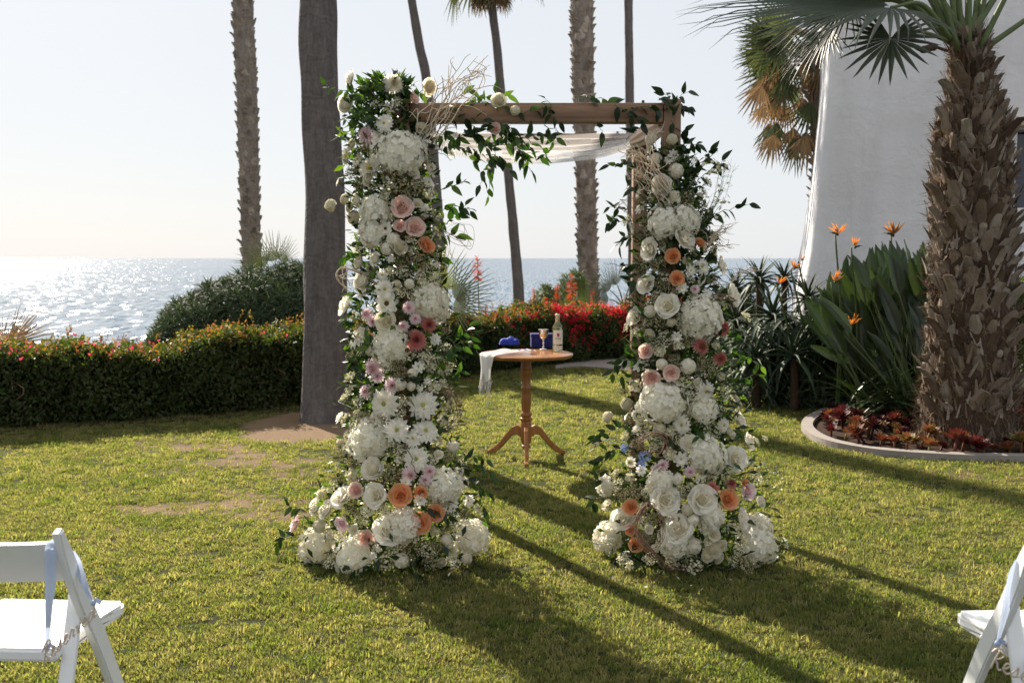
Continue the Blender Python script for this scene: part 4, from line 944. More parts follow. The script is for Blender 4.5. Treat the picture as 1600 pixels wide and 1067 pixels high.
# ------------------------------------------------------------------ CHAIRS with hanging signs
RIB = None
def script_strokes():
    """joined-up handwriting, one list of strokes per letter, x advance"""
    e = ([[(0, .18), (.22, .30), (.30, .46), (.18, .55), (.06, .38), (.10, .10), (.28, .0), (.46, .12)]], .46)
    r = ([[(0, .12), (.12, .48), (.16, .58), (.22, .46), (.34, .44), (.32, .2), (.36, .02), (.48, .12)]], .48)
    s_ = ([[(0, .12), (.14, .35), (.24, .58), (.30, .30), (.22, .02), (.04, .04), (.20, .06), (.44, .14)]], .44)
    v = ([[(0, .40), (.08, .48), (.14, .20), (.20, .0), (.32, .22), (.38, .48), (.50, .42)]], .46)
    d = ([[(.38, .40), (.22, .52), (.06, .30), (.12, .02), (.30, .08), (.42, .5), (.48, 1.1), (.46, .4), (.50, .04), (.66, .12)]], .66)
    Rr = ([[(.12, -.1), (.18, .5), (.28, 1.05)], [(-.08, .78), (.10, 1.08), (.42, 1.15), (.56, .85), (.36, .58), (.18, .52), (.36, .30), (.50, .02), (.66, .10)]], .64)
    return [('R', Rr), ('e', e), ('s', s_), ('e', e), ('r', r), ('v', v), ('e', e), ('d', d)]
def sign(origin, xdir, up, h, label, ribbons, along=1.0):
    """origin: lower left of the R; xdir/up world vectors"""
    gold = plain('champagne_lettering', (.60, .50, .42), .4, .3, amt=.1)
    t = thing('reserved_sign', label, 'sign', origin, 0, 'signs hung on the chairs')
    X = np.array(xdir, float); U = np.array(up, float); N = unit(np.cross(X, U)); o = np.array(origin, float); x = 0
    for ch, (st, adv) in script_strokes():
        mb = MB()
        for s_ in st:
            pts = [o + X * ((x + a * .95 + .22 * b) * h) + U * (b * h) for a, b in s_]; mb.addm(tube(smooth_path(pts, 6), h * .050, 6))
        into(mb.build('letter', gold), t); x += adv * .97 + .03
    sat, tt, b, out = newmat('blue_satin'); b.inputs['Base Color'].default_value = (.42, .50, .66, 1); b.inputs['Roughness'].default_value = .35
    tr = nd(tt, 'ShaderNodeBsdfTranslucent'); tr.inputs[0].default_value = (.5, .58, .75, 1); ms = nd(tt, 'ShaderNodeMixShader'); ms.inputs[0].default_value = .4
    tt.links.new(b.outputs[0], ms.inputs[1]); tt.links.new(tr.outputs[0], ms.inputs[2]); tt.links.new(ms.outputs[0], out.inputs[0])
    for pts, wds in ribbons:
        pp = smooth_path(pts, 8); m = len(pp); ws = np.interp(np.linspace(0, 1, m), np.linspace(0, 1, len(wds)), wds); V = []
        tg = unit(np.gradient(pp, axis=0))
        for i in range(m):
            side = unit(np.cross(tg[i], [0.25, -1, .1])); nn = np.cross(side, tg[i])
            for k in range(7): a = -1 + k / 3; V.append(pp[i] + side * a * ws[i] * .5 + nn * .25 * ws[i] * math.cos(a * 5 + i * .1) * .3)
        into(MB().add(np.array(V), gridf(m, 7)).build('ribbon', sat), t)
        # knot
        q = pp[-1]; mb = MB(); v, f = lathe([(.001, -.008), (.007, -.004), (.008, .002), (.004, .008), (.001, .009)], 8); mb.add(v + q, f); v, f = box(.02, .002, .012, .001); mb.add(xf(v, eul(0, .5, 0)) + q + [.012, 0, .006], f)
        into(mb.build('knot', sat), t)
    return t
def chair(x, y, rz, label):
    t = thing('folding_chair', label, 'chair', (x, y, 0), rz, 'white folding chairs facing the arch'); m = MT['chair']
    def pt(nm, mb, mat=m, sm='auto'):
        o = mb.build(nm, mat, t, sm); return o
    W = .226
    for s in (-1, 1):   # long members: back top to front foot, rounded top
        mb = MB(); pr = [(0, .0, .80), (.0, .10, .60), (0, .20, .44), (0, .33, .2), (0, .46, .0)]
        # side outline extruded across
        tb = .026; path = [np.array([0, a[1], a[2]]) for a in pr]; pp = smooth_path(path[:], 4); tg = unit(np.gradient(pp, axis=0)); V = []
        wd = np.interp(np.linspace(0, 1, len(pp)), [0, .25, .5, 1], [.050, .056, .062, .050])
        for i, p in enumerate(pp):
            n = np.cross([1, 0, 0], tg[i]); ww = wd[i] * (.55 if i == 0 else .85 if i == 1 else 1)
            for sx, sn in ((-1, -1), (1, -1), (1, 1), (-1, 1)): V.append(p + np.array([s * W + sx * tb / 2, 0, 0]) + n * sn * ww / 2)
        # rounded cap
        c = pp[0] - tg[0] * .016; n = np.cross([1, 0, 0], tg[0]); cap = [c + np.array([s * W + sx * tb / 2, 0, 0]) + n * sn * .012 for sx, sn in ((-1, -1), (1, -1), (1, 1), (-1, 1))]
        V = cap + V; k = len(V) // 4; f = [tuple(q) for q in gridf(k, 4, True)] + [(3, 2, 1, 0), tuple(range(4 * k - 4, 4 * k))]
        bm = bmesh.new(); vs = [bm.verts.new(v) for v in V]; [bm.faces.new([vs[i] for i in q]) for q in f]; bmesh.ops.recalc_face_normals(bm, faces=bm.faces)
        ed = [e for e in bm.edges if abs((e.verts[0].co - e.verts[1].co).x) < 1e-5 and e.calc_face_angle(0) > .9]; bmesh.ops.bevel(bm, geom=ed, offset=.005, segments=2, affect='EDGES')
        me = bpy.data.meshes.new('side_rail'); bm.to_mesh(me); bm.free(); me.materials.append(m); me.polygons.foreach_set('use_smooth', np.ones(len(me.polygons), bool)); me.set_sharp_from_angle(angle=R(40))
        o = bpy.data.objects.new('side_rail', me); COL.objects.link(o); o.parent = t
        # rear leg with rounded top
        mb = MB(); mb.addm(beam((s * .2005, .135, .60), (s * .2005, -.06, .0), .020, .044, .008)); pt('leg', mb)
    # curved backrest
    V = []; nu, nv = 16, 6
    for i in range(nu):
        u = -1 + 2 * i / (nu - 1)
        for j in range(nv):
            v = j / (nv - 1); z = .775 - .125 * v; yy = .012 + (.775 - z) * .55 - .030 * (1 - u * u)
            V.append((u * (W - .010), yy, z))
    V = np.array(V); k = len(V); fr = V.copy(); bk = V + [0, .014, .003]; mb = MB(); gf = gridf(nu, nv); f = [tuple(q) for q in gf[:, ::-1]] + [tuple(q + k) for q in gf]
    per = [i * nv for i in range(nu)] + [(nu - 1) * nv + j for j in range(1, nv)] + [i * nv + nv - 1 for i in range(nu - 2, -1, -1)] + [j for j in range(nv - 2, 0, -1)]
    for a, b in zip(per, per[1:] + per[:1]): f.append((a, b, b + k, a + k))
    mb.add(np.concatenate([fr, bk]), f); pt('backrest', mb)
    mb = MB(); v, f = box(.355, .36, .020, .008, 3); mb.add(v + [0, .245, .430], f)
    for s in (-1, 1): v, f = box(.040, .36, .022, .008); 
    pt('seat', mb)
    # wider front of the seat
    mb = MB(); bm = bmesh.new(); z0, z1 = .428, .466; o2 = [(-.183, .035), (.183, .035), (.185, .30), (.215, .40), (.195, .44), (-.195, .44), (-.215, .40), (-.185, .30)]
    vb = [bm.verts.new((a, b, z0)) for a, b in o2]; vt = [bm.verts.new((a, b, z1)) for a, b in o2]; bm.faces.new(vt); bm.faces.new(vb[::-1])
    for i in range(8): bm.faces.new((vb[i], vb[(i + 1) % 8], vt[(i + 1) % 8], vt[i]))
    bmesh.ops.bevel(bm, geom=list(bm.edges), offset=.009, segments=3, affect='EDGES'); me = t.children and [c for c in t.children if c.name.startswith('seat')][0].data; bm.to_mesh(me); bm.free()
    me.polygons.foreach_set('use_smooth', np.ones(len(me.polygons), bool)); me.set_sharp_from_angle(angle=R(35))
    V = []; nu, nv = 20, 20
    for i in range(nu):
        a = -1 + 2 * i / (nu - 1)
        for j in range(nv):
            b = -1 + 2 * j / (nv - 1); k_ = ((1 - abs(a) ** 8) * (1 - abs(b) ** 8)) ; hw = np.interp(b, [-1, .1, 1], [.148, .155, .180])
            V.append((a * hw, .238 + b * .170, .4655 + .013 * k_ + .0012 * math.sin(a * 7 + b * 4) * k_))
    pt('seat_pad', MB().add(V, gridf(nu, nv)), MT['vinyl'], True)
    for yy, z in ((.335, .40), (.06, .10)): pt('stretcher', MB().addm(tube([(-.17, yy + (.04 if z < .2 else 0), z), (.17, yy + (.04 if z < .2 else 0), z)], .010, 10)))
    pt('front_stretcher', MB().addm(tube([(-.205, .39, .11), (.205, .39, .11)], .010, 10)))
    return t
def chairs():
    LX, LY, LR = -1.455, 2.66, R(-3)
    chair(LX, LY, LR, 'white folding chair at the bottom left with empty padded seat')
    c, s = math.cos(LR), math.sin(LR)
    def w(x, y, z): return np.array([LX + x * c - y * s, LY + x * s + y * c, z])
    a = w(.155, -.035, .785); e1 = P(74, 1012, LY - .06); b2 = w(.245, .07, .735); e2 = P(146, 942, LY - .03)
    o = P(66, 1040, LY - .07); xd = unit(P(150, 962, LY - .03) - P(66, 1040, LY - .07)); L = np.linalg.norm(P(150, 962, LY - .03) - o); up = np.array([-.05, 0, 1.0])
    sign(o, xd, up, L / 4.15, 'script Reserved sign hanging on blue ribbon from the left chair',
         [([P(88, 848, LY + .03), P(80, 854, LY - .015), P(79, 905, LY - .03), P(76, 955, LY - .05), e1], [.022, .030, .027, .018, .008]), ([P(112, 862, LY + .03), P(121, 880, LY + .06), P(132, 912, LY + .03), e2], [.018, .022, .018, .008])])
    q = G(1497, 962, .45); RX, RY, RR = q[0] + .215, q[1] - .42, R(2)
    chair(RX, RY, RR, 'white folding chair cut off by the bottom right corner')
    c2, s2 = math.cos(RR), math.sin(RR)
    def w2(x, y, z): return np.array([RX + x * c2 - y * s2, RY + x * s2 + y * c2, z])
    o = P(1545, 1040, RY + .02); e = P(1558, 1005, RY + .02); xd = unit(P(1604, 1058, RY - .0) - P(1545, 1032, RY + .02))
    sign(o, xd, np.array([.05, 0, 1.0]), .052, 'script Reserved sign hanging on blue ribbon from the right chair',
         [([w2(-.235, .045, .745), w2(-.240, .06, .70), w2(-.245, .07, .62), e], [.02, .034, .034, .010])])
chairs()

# ------------------------------------------------------------------ PALMS
def barkmat(name, a, b_, ring=0.0, rough=.9):
    m, t, b, out = newmat(name); v = coords(t, (1, 1, 1)); n = noise_(t, 6, 6, coords(t, (3, 3, .8)), .7); n2 = noise_(t, 25, 4, coords(t, (2, 2, .35)))
    r = ramp(t, n.outputs[0], [(.25, a), (.75, b_)]); mp = nd(t, 'ShaderNodeMapRange'); t.links.new(n2.outputs[0], mp.inputs[0]); mp.inputs['To Min'].default_value = .7; mp.inputs['To Max'].default_value = 1.3
    mx = nd(t, 'ShaderNodeVectorMath', operation='MULTIPLY'); t.links.new(r.outputs[0], mx.inputs[0]); t.links.new(mp.outputs[0], mx.inputs[1]); t.links.new(mx.outputs[0], b.inputs['Base Color'])
    b.inputs['Roughness'].default_value = rough; b.inputs['Specular IOR Level'].default_value = .25
    bp = bump(t, b, n2.outputs[0], .7, .012)
    if ring:
        wv = nd(t, 'ShaderNodeTexWave', bands_direction='Z'); wv.inputs['Scale'].default_value = ring; wv.inputs['Distortion'].default_value = 13; wv.inputs['Detail'].default_value = 3; wv.inputs['Detail Scale'].default_value = 2
        t.links.new(v, wv.inputs['Vector']); bump(t, b, wv.outputs[0], .30, .014, bp)
    return m
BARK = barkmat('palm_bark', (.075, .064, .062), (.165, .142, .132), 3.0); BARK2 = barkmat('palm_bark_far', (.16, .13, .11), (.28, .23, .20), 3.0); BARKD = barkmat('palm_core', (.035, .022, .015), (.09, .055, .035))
BOOT = leafmat('leaf_base', [(.045, .029, .020), (.115, .076, .050), (.27, .21, .16), (.075, .049, .032), (.33, .28, .23)], .03, (1, 1, 1), .85, 60, .2, True, (1, 1, .12))
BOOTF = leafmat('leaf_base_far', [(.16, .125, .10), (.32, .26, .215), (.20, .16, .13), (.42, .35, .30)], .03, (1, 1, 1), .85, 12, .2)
FIBRE = leafmat('palm_fibre', [(.13, .08, .045), (.30, .21, .13), (.10, .06, .035), (.20, .14, .09)], .2, (1.2, 1, .8), .9, 40, .1)
FROND = leafmat('palm_frond', [(.035, .05, .022), (.06, .078, .035), (.085, .10, .05)], .28, (1.4, 1.4, .6), .65, 6, .15)
FRONDT = leafmat('palm_frond_tone', [(.035, .05, .035), (.07, .085, .055)], .18, (1.2, 1.2, .7), .5, 6)
DEADF = leafmat('dead_frond', [(.14, .095, .055), (.22, .155, .09), (.28, .18, .09), (.11, .08, .055)], .28, (1.2, 1.05, .8), .8, 10, .1)
FRONDL = leafmat('palm_frond_light', [(.10, .13, .05), (.16, .18, .08), (.22, .22, .12)], .3, (1.3, 1.3, .6), .5, 6)
PETI = plain('petiole_green', (.085, .115, .035), .6, amt=.2, nscale=4)

def trunk_tube(pts, radii, k=28, wob=.02, seed=0.0, per=14):
    pp = smooth_path(pts, per); n = len(pp); rr = np.interp(np.linspace(0, 1, n), np.linspace(0, 1, len(radii)), radii); V = []
    tg = unit(np.gradient(pp, axis=0)); x = unit(np.cross(tg[0], [0, 1, 0]))
    for i in range(n):
        x = unit(x - tg[i] * np.dot(x, tg[i])); y = np.cross(tg[i], x)
        for j in range(k):
            a = j * 2 * PI / k; q = 1 + wob * noise.noise(Vector((math.cos(a) * 1.4, math.sin(a) * 1.4, pp[i][2] * 2.2 + seed))) * 2
            V.append(pp[i] + (x * math.cos(a) + y * math.sin(a)) * rr[i] * q)
    return (np.array(V), gridf(n, k, True)), pp, rr, tg
def fan(nseg=30, R_=1.0, span=115, hang=.35, wid=1.0, split=.45, cup=.12, seed=0, split_=None):
    split = split_ or split
    """palm fan: hub at the origin, middle blade along +X, face +Z"""
    rg = np.random.default_rng(seed); V = []; f = []
    for i in range(nseg):
        a = R(-span + 2 * span * (i + .5) / nseg); L = R_ * (1 - .28 * (abs(a) / R(span)) ** 1.5) * rg.uniform(.92, 1.05); da = R(2 * span / nseg) * .5 * wid
        c, s = math.cos(a), math.sin(a); n0 = len(V); ks = (0.03, split * .5, split, .72, .88, 1.0); lr = rg.normal(0, .05)
        for k in ks:
            r = L * k; w = r * math.tan(da) if k <= split else L * split * math.tan(da) * (1 - (k - split) / (1 - split)) ** .8 + .0008
            dz = -hang * L * max(0, k - .35) ** 2 * (1 + rg.normal(0, .15)) ; tw = lr * max(0, k - split) * L
            for q in (-1, 0, 1): V.append((c * r - s * (w * q + tw), s * r + c * (w * q + tw), dz + cup * r * (s * s) + (w * .45 if q == 0 else 0)))
        for i2 in range(len(ks) - 1):
            for q in (0, 1): b = n0 + i2 * 3 + q; f.append((b, b + 1, b + 4, b + 3))
    return np.array(V), np.array(f)
def frond(root, base, hub, direction, normal, R_, mat, nseg=30, span=115, hang=.35, prad=.016, seed=0, bend=.15, pm=None, wid=1.0, split=None):
    base, hub = np.array(base, float), np.array(hub, float)
    mid = (base + hub) / 2 + np.array([0, 0, bend * np.linalg.norm(hub - base)]); pp = smooth_path([base, mid, hub], 8); m = len(pp)
    o = MB().addm(tube(pp, np.linspace(prad * 1.6, prad * .7, m), 6)).build('frond', pm or PETI); into(o, root)
    # parts of the frond: fan of blades
    fr = yframe(np.cross(normal, direction), normal); # x = cross(y,z)
    x = unit(np.array(direction, float)); z = unit(np.array(normal, float) - x * np.dot(normal, x)); y = np.cross(z, x); fr = np.stack([x, y, z], 1)
    v, f = fan(nseg, R_, span, hang, wid, seed=seed, split_=split); b = MB().add(xf(v, fr) + hub, f, 0, np.repeat(rng.random(nseg), 18)).mesh('blade_fan', mat, False)
    c = bpy.data.objects.new('blade_fan', b); COL.objects.link(c); c.parent = o
    return o
def crown(root, top, n, Rl, mat, plen=.9, skirt=0, seed=0, nseg=18, skirtlen=1.2):
    top = np.array(top, float); rg = np.random.default_rng(seed)
    for i in range(n):
        az = i * 2.39996; el = 1.25 - 1.9 * (i + .5) / n; d = np.array([math.cos(az) * math.cos(el), math.sin(az) * math.cos(el), math.sin(el)])
        hub = top + d * plen * rg.uniform(.8, 1.1); frond(root, top, hub, d + np.array([0, 0, -.35]), np.array([-d[0] * .3, -d[1] * .3, 1.0]), Rl * rg.uniform(.85, 1.1), mat, nseg, 110, .7, .02, i + seed, .08)
    for i in range(skirt):
        az = i * 2.39996; d = np.array([math.cos(az), math.sin(az), 0]); h = top - np.array([0, 0, .15 + .9 * skirtlen * (i / max(1, skirt))]); hub = h + d * .28 * rg.uniform(.7, 1.2) - np.array([0, 0, .1])
        frond(root, h + d * .08, hub, d * .25 + np.array([0, 0, -1]), d, Rl * rg.uniform(.55, .8), DEADF, 12, 60, .2, .012, i + seed, .1, MT['twig'])
def boot_mesh(L=.16, W=.13, T=.03, kind=0, mat=None, curl=.45):
    """old leaf base: broad clasping plate, split stub on top; base at the origin, out along +Z, up along +Y"""
    rg = np.random.default_rng(kind); V = []; nu = 5
    for i in range(nu):
        u = i / (nu - 1); w = W * (.5 - .22 * u) * (1 + .12 * rg.normal()); z = .10 * L * math.sin(u * 1.4) + curl * L * u * u
        for q in (-1, -.33, .33, 1): V.append((w * q * (1 + .08 * rg.normal()), u * L + .06 * L * rg.normal() * (i == nu - 1), z - .02 * q * q + .006 * rg.normal()))
    V = np.array(V); k = len(V); B = V.copy(); B[:, 2] -= T * np.repeat(np.linspace(1, .7, nu), 4); gf = gridf(nu, 4)
    f = [tuple(q[::-1]) for q in gf] + [tuple(q + k) for q in gf]
    per = [0, 1, 2, 3, 7, 11, 15, 19, 18, 17, 16, 12, 8, 4]
    for a, b in zip(per, per[1:] + per[:1]): f.append((a, b, b + k, a + k))
    return MB().add(np.concatenate([V, B]), f, 0, 0.0).mesh('leaf_base', mat or BOOT, False)
def boots(trunk, pp, rr, tg, L, W, rows, per_row, cap, meshes, z_from=0, face_front=True, jit=.12, sc=(1, 1), upd=1.0, wild=0.0):
    """spiral of leaf bases; those facing the camera are objects, the rest one joined part"""
    seglen = np.concatenate([[0], np.cumsum(np.linalg.norm(np.diff(pp, axis=0), axis=1))]); tot = seglen[-1]; n = rows * per_row; items = []
    for i in range(n):
        s_ = tot * (i + .5) / n; 
        if s_ < z_from * tot: continue
        c = np.array([np.interp(s_, seglen, pp[:, k]) for k in range(3)]); r = np.interp(s_, seglen, rr); t = np.array([np.interp(s_, seglen, tg[:, k]) for k in range(3)]); t = unit(t)
        a = i * (2 * PI / per_row) * 1.03 + rng.normal(0, jit) ; x = unit(np.cross(t, [0, 1, .01])); y = np.cross(t, x); o = x * math.cos(a) + y * math.sin(a)
        side = np.cross(t, o); yl = unit(t * upd + o * rng.uniform(.0, .30) + side * rng.normal(0, .14 + .2 * wild)); c = c + t * rng.normal(0, .035) * wild; m = np.stack([unit(np.cross(yl, o)), yl, unit(np.cross(unit(np.cross(yl, o)), yl))], 1)
        items.append((c + o * (r * .97) - t * L * .4, m, rng.uniform(.8, 1.2) * np.interp(s_ / tot, [0, 1], sc), -o[1], s_))
    items.sort(key=lambda q: -q[3]); 
    for p, m, s_, _, _ in items[:cap]: 
        o = bpy.data.objects.new('leaf_base', meshes[rng.integers(len(meshes))]); COL.objects.link(o); o.parent = trunk; o.matrix_basis = Matrix(T4(p, m, s_).tolist())
    rest = items[cap:]
    if rest:
        me = meshes[0]; nv = len(me.vertices); v = np.zeros(nv * 3); me.vertices.foreach_get('co', v); v = v.reshape(-1, 3); f = np.array([list(p.vertices) for p in me.polygons])
        mb = MB(); mb.scatter((v, f), np.stack([q[1] for q in rest]), np.stack([q[0] for q in rest]), np.array([q[2] for q in rest])); o = mb.build('leaf_bases_behind', me.materials[0], trunk, False); o['kind'] = 'stuff'
    return items
def palm(label, pts, radii, topz, seed, rough=False, crown_n=14, skirt=8, ncap=240, Rl=.9, bark=None, rows=60, per_row=9, bl=.16, bw=.13, group='tall palms between the lawn and the sea', soil=True):
    """pts: list of (px, py, Y) going up; first one may be below the ground of the slope"""
    w3 = [P(x, y, Y) for x, y, Y in pts]; gz = ground_z(w3[0][0], w3[0][1])
    # carry the trunk down to the ground and up to the crown
    d0 = unit(w3[1] - w3[0]); foot = w3[0] - d0 * ((w3[0][2] - gz + .15) / d0[2]) if w3[0][2] > gz else w3[0]
    if w3[0][2] > gz + .3: w3 = [foot] + w3; radii = [radii[0] * 1.15] + list(radii)
    dn = unit(w3[-1] - w3[-2]); dn = unit(dn * .6 + np.array([0, 0, .4]))
    top = w3[-1] + dn * max(.5, (topz - w3[-1][2])); w3.append(top); radii = list(radii) + [radii[-1] * .85]
    t = thing('palm_tree', label, 'palm tree', (w3[0][0], w3[0][1], gz), 0, group)
    vf, pp, rr, tg = trunk_tube(w3, radii, 28 if not rough else 14, .055, seed, 16)
    tr = into(MB().addm(vf).build('trunk', bark or BARK), t)
    # in world coordinates below the root's inverse
    if rough:
        ms = [boot_mesh(bl, bw, .02, k + seed, BOOTF, .10 + .08 * k) for k in range(4)]; boots(tr, pp, rr, tg, bl, bw, rows, per_row, ncap, ms, upd=1.3, wild=.4, jit=.2)
    crown(t, top, crown_n, Rl, FROND, .8, skirt, seed)
    return t
def palms():
    palm('thick smooth grey palm trunk rising from bare soil left of the arch', [(506, 668, 9.45), (508, 600, 9.5), (509, 480, 9.55), (507, 300, 9.6), (500, 150, 9.65), (497, 0, 9.7), (495, -150, 9.75)],
         [M_(41, 9.5), M_(34, 9.5), M_(34, 9.5), M_(31, 9.6), M_(29.5, 9.6), M_(28.5, 9.7), M_(28, 9.7)], 9.5, 1, crown_n=14, bark=BARK)
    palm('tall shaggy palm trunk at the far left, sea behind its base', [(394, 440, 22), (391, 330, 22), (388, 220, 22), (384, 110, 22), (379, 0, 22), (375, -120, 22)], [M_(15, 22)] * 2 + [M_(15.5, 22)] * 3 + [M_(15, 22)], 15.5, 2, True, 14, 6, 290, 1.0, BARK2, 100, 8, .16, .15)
    palm('slim dark leaning palm trunk passing behind the top left flowers', [(692, 470, 26), (683, 330, 26), (668, 140, 26), (655, 70, 26), (643, 0, 26), (630, -90, 26)], [M_(10, 26), M_(9, 26), M_(7.5, 26), M_(7, 26), M_(6.5, 26), M_(6, 26)], 13.0, 3, crown_n=14, Rl=1.0)
    t = palm('slim leaning palm with its drooping brown skirt at the top edge of the photo', [(813, 500, 27), (806, 400, 27), (795, 280, 27), (784, 160, 27), (777, 80, 27), (770, 20, 27)], [M_(9.5, 27), M_(8, 27), M_(7, 27), M_(7, 27), M_(6.5, 27), M_(6.5, 27)], 9.3, 4, crown_n=16, skirt=0, Rl=1.1)
    top = P(768, 0, 27)
    for i in range(18):
        az = i * 2.4; d = np.array([math.cos(az), math.sin(az), 0]); h = top + np.array([0, 0, .35]); frond(t, h, h + d * .35 + np.array([0, 0, -.1]), d * .35 + np.array([0, 0, -1]), d, .62 * rng.uniform(.8, 1.15), DEADF, 12, 60, .2, .02, i, .1, MT['twig'])
    frond(t, top + np.array([-.2, 0, .6]), P(712, -25, 27), [-.1, 0, -1], [0, -1, .1], 1.15, FROND, 8, 16, .1, .02, 5, .1)
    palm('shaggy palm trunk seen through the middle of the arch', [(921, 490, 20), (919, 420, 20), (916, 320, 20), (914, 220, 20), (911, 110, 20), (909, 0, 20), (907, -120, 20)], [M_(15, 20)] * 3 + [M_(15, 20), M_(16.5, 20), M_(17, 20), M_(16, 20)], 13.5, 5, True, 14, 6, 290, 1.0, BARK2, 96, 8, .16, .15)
    palm('slim straight palm trunk rising behind the right end of the crossbeam', [(990, 440, 26), (987, 300, 26), (984, 165, 26), (983, 80, 26), (982, 0, 26), (981, -90, 26)], [M_(8, 26), M_(7.5, 26), M_(7, 26), M_(6.5, 26), M_(6.5, 26), M_(6, 26)], 13.5, 6, crown_n=14, Rl=1.0)
palms()

def skirt_palm():
    Y = 17.0; base = P(1285, 420, Y); t = thing('palm_tree', 'short palm with a shaggy brown skirt of dead leaves beside the white building', 'palm tree', (base[0], base[1], ground_z(base[0], base[1])))
    w3 = [np.array([base[0], Y, ground_z(base[0], Y) - .1]), P(1286, 330, Y), P(1284, 230, Y), P(1270, 80, Y)]
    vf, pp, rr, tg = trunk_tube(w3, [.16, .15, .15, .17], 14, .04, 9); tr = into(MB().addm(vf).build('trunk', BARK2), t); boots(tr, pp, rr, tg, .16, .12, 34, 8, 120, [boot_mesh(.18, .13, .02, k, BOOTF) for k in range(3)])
    for i in range(44):   # hanging dead leaves
        u = rng.random(); px = rng.uniform(1190, 1315) ; py = rng.uniform(70, 215); Yf = Y + rng.uniform(-.7, .7)
        h = P(px, py, Yf); c = P(1268, py, Y); frond(t, c + np.array([0, 0, .3]), h, [rng.normal(0, .2) + (h[0] - c[0]) * .3, 0, -1], [rng.normal(0, .5), -1, .2], rng.uniform(.45, .75), DEADF if i % 4 else FROND, 11, 48, .2, .010, i, .12, MT['twig'])
    for i in range(20):
        a = R(20 + 140 * rng.random()) if i % 2 else R(rng.uniform(110, 200)); d = np.array([math.cos(a), rng.normal(0, .5), math.sin(a) * .8]); c = P(1265, 95, Y); hub = c + unit(d) * rng.uniform(.4, .9)
        frond(t, c, hub, d + np.array([0, 0, -.3]), [rng.normal(0, .4), -1, .5], rng.uniform(.6, .85), FROND, 20, 100, .4, .016, i, .12)
skirt_palm()

